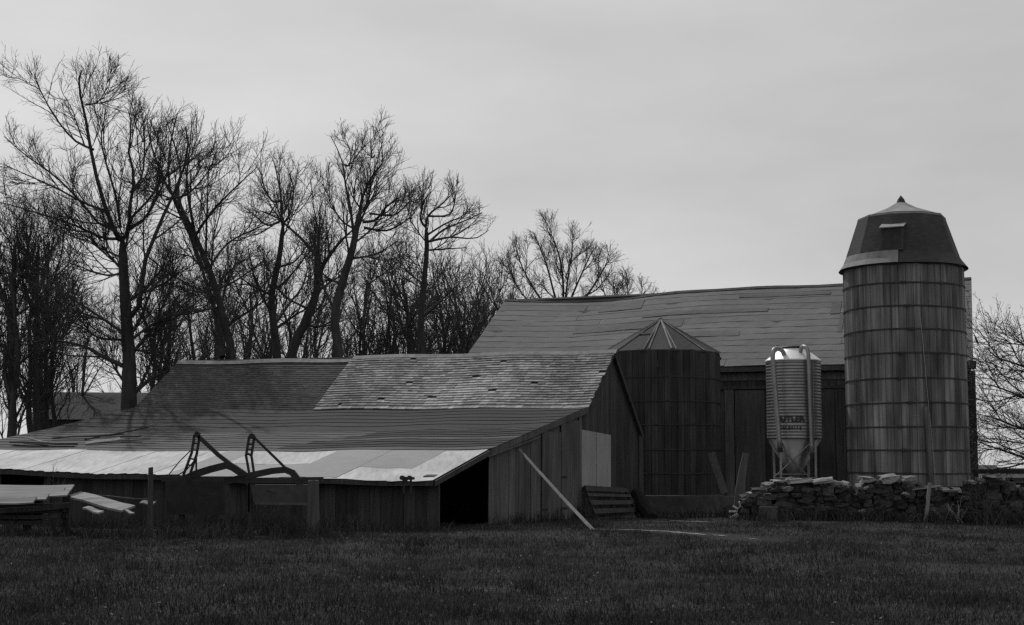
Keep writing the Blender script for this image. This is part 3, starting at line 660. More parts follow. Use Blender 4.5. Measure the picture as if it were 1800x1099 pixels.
# second, illegible line: a row of small worn marks
mbb = MB(); p = P(1389, 752, BDp - BRad); a0 = math.atan2(p.y - bc.y, p.x - bc.x); rr_ = BRad + .024
xx = -.36
while xx < .34:
    wd = random.choice((.03, .045, .05)); 
    if random.random() > .12:
        for (u_, v0, v1, ww) in ((0, 0, .11, .022), (wd, 0, random.choice((.05, .11)), .022), (wd * .5, random.choice((0, .045, .085)), .11, .03)):
            aa = a0 + (xx + u_) / rr_; ab = a0 + (xx + u_ + ww) / rr_
            mbb.add([Vector((bc.x + rr_ * math.cos(t_), bc.y + rr_ * math.sin(t_), p.z - .06 + z_)) for t_, z_ in ((aa, v0), (ab, v0), (ab, v1), (aa, v1))], [(0, 1, 2, 3)])
    xx += wd + .05
mbb.build('worn_marks', m_letter, body)

# ------------------------------------------------------------------ stone wall
sw = thing('stone_wall', P(1560, 905, 41).to_2d().to_3d(), 'dry stone wall with capstones coloured as top-lit in front of the tall silo', 'stone wall')
protos = []
for k in range(7):
    r_ = np.random.default_rng(100 + k); g = [-1, 0, 1]; vs = []; idx = {}
    for x in g:
        for y in g:
            for z in g:
                if (x, y, z) == (0, 0, 0): continue
                v = np.array([x, y, z], float); nrm = np.linalg.norm(v); v = v * (1.0 if nrm < 1.1 else .93 if nrm < 1.5 else .84) * r_.uniform(.85, 1.12) + r_.normal(0, .09, 3)
                idx[(x, y, z)] = len(vs); vs.append(tuple(v * .5))
    fs = []
    for ax in range(3):
        for sg in (-1, 1):
            o1, o2 = [i for i in range(3) if i != ax]
            for i in (-1, 0):
                for j in (-1, 0):
                    q = []
                    for (di, dj) in ((0, 0), (1, 0), (1, 1), (0, 1)):
                        key = [0, 0, 0]; key[ax] = sg; key[o1] = i + di; key[o2] = j + dj; q.append(idx[tuple(key)])
                    fs.append(tuple(q if (sg > 0) == (ax != 1) else q[::-1]))
    me = bpy.data.meshes.new('stone'); me.from_pydata(vs, [], fs); me.update(); protos.append(me)
me_p = []
for me in protos:
    a_ = me.copy(); a_.materials.append(m_stone_toplit); me_p.append(a_); me.materials.append(m_stone)
def stone(p, sx, sy, sz, pale=False, par=None, rz=None):  # pale picks the copy coloured as lit from above
    o = bpy.data.objects.new('stone', random.choice(me_p if pale else protos)); COL.objects.link(o); o.parent = par or sw
    o.location = Vector(p) - wloc(par or sw); o.scale = (sx, sy, sz); o.rotation_euler = (random.uniform(-.2, .2), random.uniform(-.2, .2), random.uniform(-.3, .3) if rz is None else rz); return o
def wall_line(px): return P(px, 905, lerp(41.6, 40.6, (px - 1310) / 480)).to_2d().to_3d()
def wall_top(px):
    k = [(1300, 880), (1345, 858), (1380, 845), (1440, 845), (1470, 850), (1500, 857), (1540, 850), (1600, 852), (1640, 858), (1690, 862), (1712, 850), (1755, 838), (1790, 862), (1850, 868)]
    for (x0, y0), (x1, y1) in zip(k, k[1:]):
        if x0 <= px <= x1: return P(px, lerp(y0, y1, (px - x0) / (x1 - x0)), wall_line(px).y).z
    return 1.0
core = MB(); cr_ = []
for px in range(1312, 1841, 16):
    p = wall_line(px); ht = max(.2, wall_top(px) - .16); cr_.append([p + Vector((0, -.10, -.1)), p + Vector((0, .55, -.1)), p + Vector((0, .5, ht)), p + Vector((0, -.02, ht))])
core.rings(cr_); core.build('rubble_core', m_conc, sw)
px = 1312
while px < 1838:
    p = wall_line(px); ht = wall_top(px); z = 0.02; wpx = random.uniform(9, 25); 
    while z < ht - .12:
        h = random.uniform(.08, .25); wd = wpx / F * 41 * random.uniform(.85, 1.35)
        stone(p + Vector((random.uniform(-.08, .08), random.uniform(-.24, -.02) + .12 * z, z + h * .5)), wd, random.uniform(.3, .5), h * 1.12)
        z += h * .92
    if random.random() < .85: stone(p + Vector((0, .2, ht - .02)), wpx / F * 41 * 1.3, .5, random.uniform(.12, .22), pale=random.random() < .5)
    px += wpx * .8
for (x_, y_, w_, h_) in ((1486, 851, 9, 10), (1524, 843, 24, 11), (1562, 841, 30, 13), (1596, 843, 22, 13), (1522, 859, 12, 7), (1625, 857, 52, 5), (1670, 861, 34, 8), (1595, 871, 22, 9), (1705, 849, 16, 7), (1723, 844, 14, 7), (1740, 838, 18, 7), (1756, 836, 12, 6), (1516, 900, 34, 11), (1405, 846, 40, 9), (1446, 845, 36, 9), (1383, 858, 22, 10)):
    p = P(x_, y_, wall_line(x_).y - .12); stone(p, w_ / F * 41 * 1.1, .45, h_ / F * 41 * .95, pale=True, rz=random.uniform(-.1, .1))

# ------------------------------------------------------------------ small things in the yard
def plank(name, p, q, wd, th, m, label, cat, group=None, up=Z):
    mb_ = MB(); p, q = Vector(p), Vector(q); t = (q - p).normalized(); sd_ = t.cross(up).normalized() * wd / 2; nn = sd_.cross(t).normalized() * th
    k = 4; rr_ = []
    for i in range(k + 1):
        c = lerp(p, q, i / k) + Vector((0, 0, .012 * math.sin(i * 1.7))); rr_.append([c - sd_, c + sd_, c + sd_ + nn, c - sd_ + nn])
    mb_.rings(rr_); return tag(mb_.build(name, m), label, cat, group)
# leaning prop pole
mb = MB(); b = G(1046, 936); b.z -= .05; t_ = GP(908, 788, .06); mb.path([b, lerp(b, t_, .35) - Z * .025, lerp(b, t_, .7) - Z * .02, t_], [.085, .078, .072, .062], .05); tag(mb.build('prop_pole', m_prop), 'long pale pole leaning against the shed gable as a prop', 'pole')
# pallet leaning by the pale door
pal = thing('pallet', G(1066, 920), 'wooden pallet leaning against the shed below the pale door', 'pallet')
b0, b1, t1, t0 = GP(1012, 921, .75), GP(1092, 914, .75), GP(1094, 858, .18), GP(1018, 853, .18)
pn = (b1 - b0).cross(t0 - b0).normalized()
if pn.y > 0: pn = -pn
for i, (u0_, u1_) in enumerate(((0.02, .17), (.27, .40), (.50, .62), (.72, .80), (.86, 1.0))):
    q = [lerp(b0, t0, u0_), lerp(b1, t1, u0_), lerp(b1, t1, u1_), lerp(b0, t0, u1_)]; mb = MB(); mb.hexa([v - pn * .02 for v in q], q); mb.build('slat', m_boardd, pal)
for u_ in (.03, .5, .97):
    mb = MB(); mb.bar(lerp(b0, b1, u_) - pn * .07, lerp(t0, t1, u_) - pn * .07, .05, .09, pn); mb.build('runner', m_boardx, pal)
# log leaning in the corner
mb = MB(); a, b = P(1146, 914, 42.8), P(1117, 866, 44.6); mb.tube([lerp(a, b, k / 5) + Vector((.03 * math.sin(k * 2.1), 0, .02 * math.cos(k * 1.7))) for k in range(6)], [.21, .25, .22, .23, .19, .15], 9)
tag(mb.build('log', m_rubber), 'thick dark log leaning beside the pallet at the shed corner', 'log')
# board leaning on squat silo
mb = MB(); mb.bar(P(1274, 868, 47.2), P(1250, 796, 48.2), .26, .04); tag(mb.build('leaning_board', m_boardd), 'dark board leaning against the right side of the squat silo', 'board')
# split post
mb = MB(); mb.path([P(1297, 893, 44.2), P(1301, 862, 44.2), P(1304, 835, 44.2), P(1311, 797, 44.2)], [.26, .30, .24, .18], .12); tag(mb.build('split_post', m_board), 'leaning split wooden post left of the feed bin', 'post')
# spiked wheel
hubp = P(1304, 899, 42.5); wh = thing('spiked_wheel', hubp - Z * .3, 'spiked wheel with pale radiating spokes lying by the concrete ledge', 'wheel')
mb = MB(); mb.tube([hubp + Vector((0, -.12, 0)), hubp + Vector((.04, .16, 0))], [.15, .17], 12); mb.build('hub', m_steel, wh)
for (dx, dy, l0) in ((-4, -14, 9), (-13, -8, 8), (-19, 0, 8), (-18, 10, 8), (-12, 13, 8), (8, -20, 8), (12, -12, 6), (8, -6, 7), (17, 0, 8), (5, 16, 8), (-2, 12, 6), (14, -16, 8)):
    d = Vector((dx, 0, -dy)).normalized(); ln = math.hypot(dx, dy); mb = MB(); mb.bar(hubp + d * (l0 / F * 42.5) + Vector((0, -.06, 0)), hubp + d * (ln / F * 42.5 * 1.2) + Vector((0, random.uniform(-.1, .1), 0)), .055, .04); mb.build('spoke', m_farwall, wh)
# concrete block
p = G(1352, 917); p.y = 41.2; mb = MB(); q = [P(1334, 917, 40.7), P(1366, 917, 40.5), P(1369, 917, 41.0), P(1337, 917, 41.2)]
q = [Vector((v.x, v.y, -.02)) for v in q]; mb.hexa(q, [v + Z * .42 for v in q]); tag(mb.build('concrete_block', m_conc), 'square concrete block at the foot of the stone wall', 'block')
# stake by the stone wall
mb = MB(); mb.bar(P(1627, 919, 40.0), P(1634.5, 849, 40.3), .10, .04); tag(mb.build('stake', m_prop), 'pale wooden stake leaning on the stone wall below the tall silo', 'stake')
# block on the sheet roof
p = roofpt(BT, s_at(742, 'a'), .10, .03); pd = ud; mb = MB(); d2 = gd
p = PV(757, 837, R['a'] + Vector((0, .35, 0)), *UD)
zz = p.z - .05
mb.hexa([p - ud * .14 - d2 * .1 - Z * .09, p + ud * .14 - d2 * .1 - Z * .09, p + ud * .14 + d2 * .1 - Z * .05, p - ud * .14 + d2 * .1 - Z * .05], [p - ud * .14 - d2 * .1 + Z * .0, p + ud * .14 - d2 * .1 + Z * .0, p + ud * .14 + d2 * .1 + Z * .04, p - ud * .14 + d2 * .1 + Z * .04])
tag(mb.build('brick', m_conc), 'single dark brick weighing down the pale sheet roof corner', 'brick')
# pulley pair hung at the eave
pu = thing('pulley', P(716, 850, 33.2), 'pair of dark pulleys hooked over the shed eave near the corner', 'pulley')
for (x_, y_) in ((707, 840), (713, 842), (720, 840), (726, 841)):
    c = P(x_, y_, 33.0); mb = MB(); mb.tube([c - Vector((.01, .05, 0)), c + Vector((.01, .05, 0))], .055 if x_ != 726 else .035, 12); mb.build('sheave', m_steel, pu)
for x_ in (709, 722):
    mb = MB(); mb.bar(P(x_, 838, 33.05), P(x_ + 1, 868, 33.05), .05, .02); mb.build('hanger', m_steel, pu)

# ------------------------------------------------------------------ farm loader in front of the shed
LD = 31.5; ld = thing('loader', G(420, 940), 'dark steel tractor loader frame with two upright masts standing in weeds', 'loader')
px2 = lambda n_, D=LD: n_ / F * D
def lb(pts, wpx, D, name, wy=.06, par=None):
    mb_ = MB(); q = [P(x_, y_, D) for x_, y_ in pts]
    if len(q) == 2: mb_.bar(q[0], q[1], px2(wpx, D), wy)
    else: mb_.path(q, px2(wpx, D), wy)
    return mb_.build(name, m_steel, par or ld)
D1, D2 = 32.0, 30.6
mast = lb([(342, 764), (337, 796), (323, 834), (318, 900)], 3.2, D1, 'mast', .10)
lb([(351, 766), (346, 798), (334, 834), (330, 900)], 3.2, D1, 'mast_rail', .10, mast)
for (x0, y0, x1, y1) in ((341, 779, 349, 780), (338, 791, 347, 792), (333, 806, 343, 808), (329, 817, 340, 819)): lb([(x0, y0), (x1, y1)], 2.6, D1, 'rung', .06, mast)
mb = MB(); c = P(347, 763, D1); mb.tube([c - Vector((0, .07, 0)), c + Vector((0, .07, 0))], px2(4.5), 12); mb.build('pivot', m_steel, mast)
lb([(345, 797), (345, 830)], 2.4, D1 + .05, 'stay'); lb([(347, 765), (384, 800), (426, 832)], 7, D1, 'strut', .10)
lb([(318, 845), (345, 833), (370, 825), (398, 818), (410, 822), (428, 834), (440, 850)], 12, D1, 'boom', .16)
lb([(335, 792), (315, 812), (298, 833), (297, 838)], 1.6, D1, 'cable', .02); lb([(343, 808), (328, 826), (315, 834), (300, 838)], 1.8, D1, 'cable', .02)
mast2 = lb([(438, 768), (432.5, 801), (438, 832), (438, 900)], 3.2, D2, 'mast', .10)
lb([(447, 769), (442, 801), (446.5, 832), (447, 900)], 3.2, D2, 'mast_rail', .10, mast2)
for (x0, y0, x1, y1) in ((437, 781, 446, 781), (435, 799, 443, 799), (436, 797, 443, 803), (436, 790, 444, 790)): lb([(x0, y0), (x1, y1)], 2.8, D2, 'rung', .06, mast2)
mb = MB(); c = P(443, 767, D2); mb.tube([c - Vector((0, .07, 0)), c + Vector((0, .07, 0))], px2(5), 12); mb.build('pivot', m_steel, mast2)
lb([(447, 769), (503, 824)], 4, D2, 'strut', .08)
lb([(400, 846), (440, 836), (478, 828), (502, 826), (514, 831), (524, 844), (530, 862)], 11, D2, 'boom', .16)
lb([(395, 845), (568, 843)], 9, D2, 'side_rail', .14); lb([(285, 842), (420, 842)], 9, D1, 'side_rail', .14)
lb([(345, 845), (431, 836)], 1.8, D2 - .12, 'cable', .03)
lb([(398, 844), (402, 935)], 8, D2, 'leg', .12); lb([(318, 840), (320, 930)], 8, D1, 'leg', .12); lb([(440, 850), (440, 930)], 6, D2, 'leg', .1)
mb = MB(); q = [P(440, 852, D2 - .1), P(542, 852, D2 - .1), P(542, 884, D2 - .3), P(446, 884, D2 - .3)]; mb.hexa(q, [v + Vector((0, .5, 0)) for v in q]); bk = mb.build('bucket', m_steel, ld)
mb = MB(); mb.bar(P(448, 885, D2 - .33), P(542, 886, D2 - .33), .05, .05); mb.build('bucket_lip', m_boardd, bk)
mb = MB(); q = [P(290, 846, D1 - .1), P(396, 846, D1 - .1), P(396, 905, D1 - .1), P(295, 905, D1 - .1)]; mb.hexa(q, [v + Vector((0, .3, 0)) for v in q]); mb.build('back_plate', m_steel, ld)
lb([(468, 862), (486, 868)], 2, D2 - .36, 'rod', .02)
# posts
def post(pxs, pyt, pyb, wpx, D, label, m=m_boardx):
    b_ = P(pxs + random.uniform(-1, 1), pyb, D); b_.z = min(b_.z, 0) - .05; t_ = P(pxs, pyt, D); mb_ = MB(); n_ = 8; rr_ = []
    for i in range(4):
        c = lerp(b_, t_, i / 3); r_ = wpx / F * D / 2 * (1 - .06 * i); rr_.append([c + Vector((r_ * math.cos(k * math.pi / 4 + i * .1) * random.uniform(.93, 1.05), r_ * math.sin(k * math.pi / 4) * random.uniform(.93, 1.05), random.uniform(0, .03) if i == 3 else 0)) for k in range(8)])
    mb_.rings(rr_); return tag(mb_.build('fence_post', m), label, 'post', 'fence posts before the shed')
post(265, 823, 936, 11, 31.0, 'narrow dark fence post left of the loader, rising above the eave')
post(551, 846, 938, 25, 30.2, 'thick grey fence post just right of the loader', m_boardd)
# lumber pile at the left
for i, (x0, y0, x1, y1, w_, dd) in enumerate(((-60, 860, 128, 859, .24, 31.75), (-60, 866, 112, 864, .26, 31.45), (-60, 871.5, 121, 868.5, .25, 31.15), (-60, 877, 84, 875, .25, 30.85), (-60, 883, 62, 881, .26, 30.55))):
    a, b = P(x0, y0, dd), P(x1, y1, dd); up = Vector((random.uniform(-.03, .03), -.42, .9))
    plank('plank', a, b, w_ * 1.1, .035, m_plank, ('pale plank at the very back of the lumber pile', 'second pale plank from the back of the lumber pile', 'pale plank in the middle of the lumber pile', 'second pale plank from the front of the lumber pile', 'short pale plank at the front of the lumber pile')[i], 'plank', 'planks in the lumber pile', up)
mb = MB(); q = [P(-60, 880, 31.9), P(118, 868, 31.9), P(112, 930, 31.9), P(-60, 930, 31.9)]; 
for i, px in enumerate((-40, 40, 108)):
    b_ = P(px, 900, 31.3); mb = MB(); mb.bar(Vector((b_.x, b_.y + .35, 0)), Vector((b_.x, b_.y + .35, P(px, 868, 31.6).z - .02)), .16, .16); tag(mb.build('support_block', m_boardx), ('dark timber block under the outer end of the lumber pile', 'dark timber block under the middle of the lumber pile', 'dark timber block under the inner end of the lumber pile')[i], 'block')
for i in range(8):
    yy = 893 + (i // 2) * 10; x1 = 122 - (i * 37) % 26; plank('timber', P(-60 + (i * 13) % 20, yy, 31.2 + .35 * (i % 2)), P(x1, yy - 2, 31.2 + .35 * (i % 2)), .24, .09, m_boardx, 'dark timber stacked under the pale planks of the lumber pile', 'timber', 'dark timbers in the lumber pile')
plank('plank', P(136, 873, 31.2), P(226, 897, 30.0), .36, .05, m_plank, 'broad pale plank sloping down off the end of the lumber pile', 'plank', 'planks in the lumber pile', Vector((.05, -.40, .9)))
plank('plank', P(132, 870, 31.6), P(150, 880, 31.3), .3, .04, m_boardd, 'short stub of plank wedged at the top of the sloping plank', 'plank', 'planks in the lumber pile', Vector((.05, -.4, .9)))
plank('plank', P(150, 894, 30.2), P(178, 903, 29.8), .14, .04, m_plank, 'small broken plank end lying under the sloping plank', 'plank', 'planks in the lumber pile', Vector((.1, -.4, .9)))
plank('plank', P(218, 897, 30.0), P(234, 904, 29.7), .07, .03, m_plank, 'thin splinter of plank at the foot of the sloping plank', 'plank', 'planks in the lumber pile', Vector((.1, -.4, .9)))
plank('plank', P(160, 873, 32.5), P(262, 880, 32.0), .10, .04, m_boardd, 'narrow dark plank lying behind the sloping plank', 'plank', 'planks in the lumber pile')
plank('plank', P(248, 884, 31.6), P(272, 886, 31.5), .14, .03, m_plank, 'short pale board end beside the narrow fence post', 'plank', 'planks in the lumber pile', Vector((0, -.4, .9)))
plank('plank', P(-30, 905, 30.5), P(120, 893, 31.2), .25, .1, m_boardx, 'dark timber lying beneath the lumber pile', 'plank', 'planks in the lumber pile')
# scrap on the left of the shed roof
def rp(px, py, lift=.04):
    p = PV(px, py, lerp(R['b'], R['c'], .4), *UD)
    s = s_at(px, 'b'); t = min(1, max(0, (789 - py) / 35)); return roofpt(('b', 'c'), s, t, lift)
plank('scrap_sheet', rp(126, 783, .08), rp(168, 776, .14), .14, .02, m_rib, 'curled pale tin scrap on the shed roof beside the tree', 'scrap', None, Vector((0, -.5, .85)))
plank('scrap_board', rp(112, 780, .12), rp(176, 767, .3), .16, .04, m_boardx, 'dark board tilted behind the curled tin scrap on the roof', 'scrap')
plank('scrap_board', rp(160, 776, .14), rp(190, 774, .16), .14, .03, m_boardd, 'short stub board at the right end of the roof scrap', 'scrap')
plank('scrap_board', rp(-10, 782, .08), rp(112, 784, .06), .22, .05, m_boardd, 'long grey board lying along the shed roof edge', 'scrap')
plank('scrap_board', rp(20, 772, .06), rp(126, 766, .06), .08, .04, m_boardx, 'thin dark pole lying higher on the shed roof', 'scrap')
plank('scrap_board', rp(-10, 777, .16), rp(50, 781, .08), .12, .03, m_plank, 'short pale board crossing the grey roof board', 'scrap')

# ------------------------------------------------------------------ distant buildings, rail
def house(name, pxl, pxr, pyr, pye, pyb, D, depth, label, mr, mw, hip=.0):
    e0, e1 = P(pxl, pye, D), P(pxr, pye, D); r0, r1 = P(lerp(pxl, pxr, hip), pyr, D + depth / 2), P(lerp(pxr, pxl, hip), pyr, D + depth / 2)
    r0.z = r1.z = P((pxl + pxr) / 2, pyr, D + depth / 2).z; e0.z = e1.z = (e0.z + e1.z) / 2
    h = thing(name, Vector(((e0.x + e1.x) / 2, D, 0)), label, 'building'); dv = Vector((0, depth, 0)); i_ = Vector((.3, 0, 0))
    mb_ = MB(); mb_.add([e0 - Vector((0, .3, 0)), e1 - Vector((0, .3, 0)), r1, r0, e0 + dv, e1 + dv], [(0, 1, 2, 3), (5, 4, 3, 2), (1, 5, 2), (4, 0, 3)]); mb_.build('roof', mr, h)
    q = [Vector((e0.x + .3, D, -.3)), Vector((e1.x - .3, D, -.3)), Vector((e1.x - .3, D + depth, -.3)), Vector((e0.x + .3, D + depth, -.3))]
    mb_ = MB(); mb_.hexa(q, [Vector((v.x, v.y, e0.z + .02)) for v in q]); mb_.build('wall', mw, h)
    nw = 3
    for i in range(nw):
        c = lerp(q[0], q[1], (i + .5) / nw); zc = e0.z * .55; mb_ = MB(); a_ = Vector((.45, 0, 0)); b_ = Vector((0, 0, .6)); y_ = Vector((c.x, c.y - .03, zc))
        mb_.hexa([y_ - a_ - b_, y_ + a_ - b_, y_ + a_ + b_, y_ - a_ + b_], [v + Vector((0, .06, 0)) for v in (y_ - a_ - b_, y_ + a_ - b_, y_ + a_ + b_, y_ - a_ + b_)]); mb_.build('window', m_letter, h)
    return h
house('far_barn', 48, 360, 690, 738, 800, 72, 9, 'distant low dark barn behind the big maple trunk', m_rubber, m_boardx, .13)
house('far_house', 1650, 1762, 817.5, 826, 870, 130, 9, 'far off house with a dark hipped roof beyond the barn corner', m_farroof, m_farwall, .12)
house('far_shed', 1745, 1835, 833, 848, 870, 75, 5, 'small pale far shed with grey roof at the right edge', m_farroof, m_farwall, .15)
rl = thing('rail', P(1760, 900, 47), 'dark heavy rail running from the barn corner to the right edge', 'rail')
mb = MB(); mb.bar(P(1708, 829, 47), P(1850, 829, 46), .16, .10); mb.build('beam', m_boardx, rl)
for px in (1715, 1845):
    t_ = P(px, 824, 47); mb = MB(); mb.bar(Vector((t_.x, t_.y + .12, -.1)), t_ + Vector((0, .12, 0)), .16); mb.build('post', m_boardx, rl)

# ------------------------------------------------------------------ trees
def nrm(a): return a / (np.linalg.norm(a, axis=-1, keepdims=True) + 1e-9)
def tubes(Pt, Rd, sides):
    N, K, _ = Pt.shape; T = np.gradient(Pt, axis=1); T = nrm(T)
    ref = np.where(np.abs(T[:, :1, 2:3]) > .8, np.array([1., .2, 0]), np.array([.1, .2, 1.])); A = nrm(np.cross(T, ref)); B = np.cross(T, A)
    an = np.arange(sides) * 2 * np.pi / sides
    V = Pt[:, :, None, :] + Rd[:, :, None, None] * (A[:, :, None, :] * np.cos(an)[:, None] + B[:, :, None, :] * np.sin(an)[:, None])
    b = (np.arange(N)[:, None, None] * K + np.arange(K - 1)[None, :, None]) * sides; j = np.arange(sides)[None, None, :]; j2 = (j + 1) % sides
    Qd = np.stack([b + j, b + j2, b + sides + j2, b + sides + j], -1).reshape(-1, 4); return V.reshape(-1, 3), Qd
def grow(g, Pt, Rd, n, t0, t1, ratio, ang, K, up, wob, rr_, rmin, Lmax=9, flat=1.0):
    N, Kp, _ = Pt.shape; Ln = np.linalg.norm(np.diff(Pt, axis=1), axis=2).sum(1)
    idx = np.repeat(np.arange(N), n); m_ = len(idx); t = g.uniform(t0, t1, m_); f_ = t * (Kp - 1); i = np.clip(f_.astype(int), 0, Kp - 2); w_ = (f_ - i)[:, None]
    base = Pt[idx, i] * (1 - w_) + Pt[idx, i + 1] * w_; tan = nrm(Pt[idx, i + 1] - Pt[idx, i]); r0 = Rd[idx, i] * (1 - w_[:, 0]) + Rd[idx, i + 1] * w_[:, 0]
    pr = g.normal(size=(m_, 3)); pr = nrm(pr - (pr * tan).sum(1, keepdims=True) * tan); a = g.uniform(ang[0], ang[1], m_)[:, None]
    d = np.cos(a) * tan + np.sin(a) * pr; ln = np.minimum(Ln[idx] * ratio * (1.15 - .8 * t) * g.uniform(.65, 1.25, m_), Lmax)
    out = np.empty((m_, K, 3)); out[:, 0] = base; st = (ln / (K - 1))[:, None]
    for k in range(1, K):
        d = nrm(d + np.array([0, 0, up]) + wob * g.normal(size=(m_, 3))); out[:, k] = out[:, k - 1] + d * st
    ra = np.maximum(r0 * rr_, rmin); rad_ = ra[:, None] * np.linspace(1, .4, K)[None, :]; rad_ = np.maximum(rad_, rmin * .6)
    return out, rad_
def sprout(g, Pt, Rd, n, l0, l1, ang, K, up, wob, rb, rt, t0=.1, t1=1.0):
    """n side shoots per branch; length runs from l0 near its foot to l1 at its tip"""
    N, Kp, _ = Pt.shape; idx = np.repeat(np.arange(N), n); m_ = len(idx)
    t = (t0 + (t1 - t0) * (np.tile(np.arange(n), N) + g.uniform(0, 1, m_)) / n); f_ = t * (Kp - 1); i = np.clip(f_.astype(int), 0, Kp - 2); w_ = (f_ - i)[:, None]
    base = Pt[idx, i] * (1 - w_) + Pt[idx, i + 1] * w_; tan = nrm(Pt[idx, i + 1] - Pt[idx, i]); r0 = Rd[idx, i] * (1 - w_[:, 0]) + Rd[idx, i + 1] * w_[:, 0]
    pr = g.normal(size=(m_, 3)); pr = nrm(pr - (pr * tan).sum(1, keepdims=True) * tan); a = g.uniform(ang[0], ang[1], m_)[:, None]
    d = np.cos(a) * tan + np.sin(a) * pr; ln = (l0 + (l1 - l0) * t) * g.uniform(.5, 1.25, m_)
    out = np.empty((m_, K, 3)); out[:, 0] = base; st = (ln / (K - 1))[:, None]
    for k in range(1, K):
        d = nrm(d + np.array([0, 0, up]) + wob * g.normal(size=(m_, 3))); out[:, k] = out[:, k - 1] + d * st
    ra = np.minimum(r0 * .75, rb * (ln / max(l0, l1)) ** .7 + rt * .3); ra = np.maximum(ra, rt * 1.15)
    return out, ra[:, None] + (rt - ra[:, None]) * np.linspace(0, 1, K)[None, :] ** .8
def join(parts):
    Vs, Qs, o = [], [], 0
    for V_, Q_ in parts: Vs.append(V_); Qs.append(Q_ + o); o += len(V_)
    return np.concatenate(Vs), np.concatenate(Qs)
def resample(pts, K):
    pts = np.asarray(pts, float); n = len(pts)
    # Catmull-Rom
    out = []
    for u in np.linspace(0, n - 1, K):
        i = min(int(u), n - 2); t = u - i; p0, p1, p2, p3 = pts[max(i - 1, 0)], pts[i], pts[i + 1], pts[min(i + 2, n - 1)]
        out.append(.5 * (2 * p1 + (p2 - p0) * t + (2 * p0 - 5 * p1 + 4 * p2 - p3) * t * t + (3 * p1 - p0 - 3 * p2 + p3) * t ** 3))
    return np.array(out)
def leaves(g, tips, n, size, spread):
    c = np.repeat(tips, n, axis=0) + g.normal(size=(len(tips) * n, 3)) * spread; m_ = len(c)
    a = nrm(g.normal(size=(m_, 3))); b = nrm(np.cross(a, g.normal(size=(m_, 3)))); s = (size * g.uniform(.6, 1.3, m_))[:, None]
    V_ = np.stack([c - a * s, c + b * s * .6, c + a * s, c - b * s * .6], 1).reshape(-1, 3); return V_, np.arange(m_ * 4).reshape(-1, 4)
def drawn_tree(name, D, trunk, tw, limbs, label, seed, n2=7, n3=4, n4=2, extra=6, nb=2, size=.95, buds=0, bsize=.04, group=None, spread=.55, up=.07, dip=0.0):
    """tree whose trunk and main limbs follow measured outlines; each limb leaves the picture plane by its own amount"""
    g = np.random.default_rng(seed); s = D / F
    tp = [P(x_, y_, D) for x_, y_ in trunk]; base = Vector((tp[0].x, tp[0].y, 0)); tp = [Vector((base.x, base.y, -.1))] + tp if tp[0].z > .3 else tp
    root = thing(name, base, label, 'tree', group)
    T = resample([tuple(v) for v in tp], 14)[None]; tr = (np.linspace(tw[0], tw[1], 14) * s / 2)[None]; tr[0, 0] *= 1.35; tr[0, -1] *= .5
    Vt, Qt = tubes(T, tr, 10); np_mesh('trunk', Vt, Qt, m_bark, root, True)
    P1, R1 = [], []
    for pts, wd in limbs:
        ln = sum(math.dist(pts[i], pts[i + 1]) for i in range(len(pts) - 1)) * s; slope = g.uniform(-spread, spread); K = 10
        # start on the trunk: depth of the trunk is D
        q = []; acc = 0; tot = ln
        for i, (x_, y_) in enumerate(pts):
            if i: acc += math.dist(pts[i - 1], pts[i]) * s
            y_ = y_ + max(0, trunk[0][1] - y_) * dip if i else y_
            q.append(tuple(P(x_, y_, D + slope * acc * (1 + .15 * math.sin(acc)))))
        rs = resample(q, K); P1.append(rs); R1.append(np.linspace(wd, max(.9, wd * .22), K) * s / 2)
        V_, Q_ = tubes(rs[None], R1[-1][None], 7); np_mesh('limb', V_, Q_, m_bark, root, True)
    P1 = np.array(P1); R1 = np.array(R1); parts = []
    if extra:
        e, er_ = grow(g, T, tr, extra, .35, 1.0, .38, (.6, 1.2), 10, .08, .10, .35, .03); parts.append(tubes(e, er_, 5)); P1 = np.concatenate([P1, e]); R1 = np.concatenate([R1, er_])
    Pb, Rb = sprout(g, P1, R1, nb, 3.4 * size, .9 * size, (.35, .8), 10, up, .09, .045, .012, .12, .8); parts.append(tubes(Pb, Rb, 5)); P1 = np.concatenate([P1, Pb]); R1 = np.concatenate([R1, Rb])
    P2, R2 = sprout(g, P1, R1, n2, 2.1 * size, .5 * size, (.35, .85), 7, up, .10, .022, .0075, .08); parts.append(tubes(P2, R2, 4))
    P3, R3 = sprout(g, P2, R2, n3, 1.0 * size, .38 * size, (.3, .85), 5, up * .8, .13, .011, .0058, .1); parts.append(tubes(P3, R3, 3))
    P4, R4 = sprout(g, P3, R3, n4, .45 * size, .25 * size, (.3, .8), 3, up * .6, .15, .007, .0045, .15); parts.append(tubes(P4, R4, 3))
    V_, Q_ = join(parts); cr_ = np_mesh('crown', V_, Q_, m_twig, root)
    if buds:
        V_, Q_ = leaves(g, P4[:, -1], buds, bsize, .05); np_mesh('leaves', V_, Q_, m_bud, root)
    return root
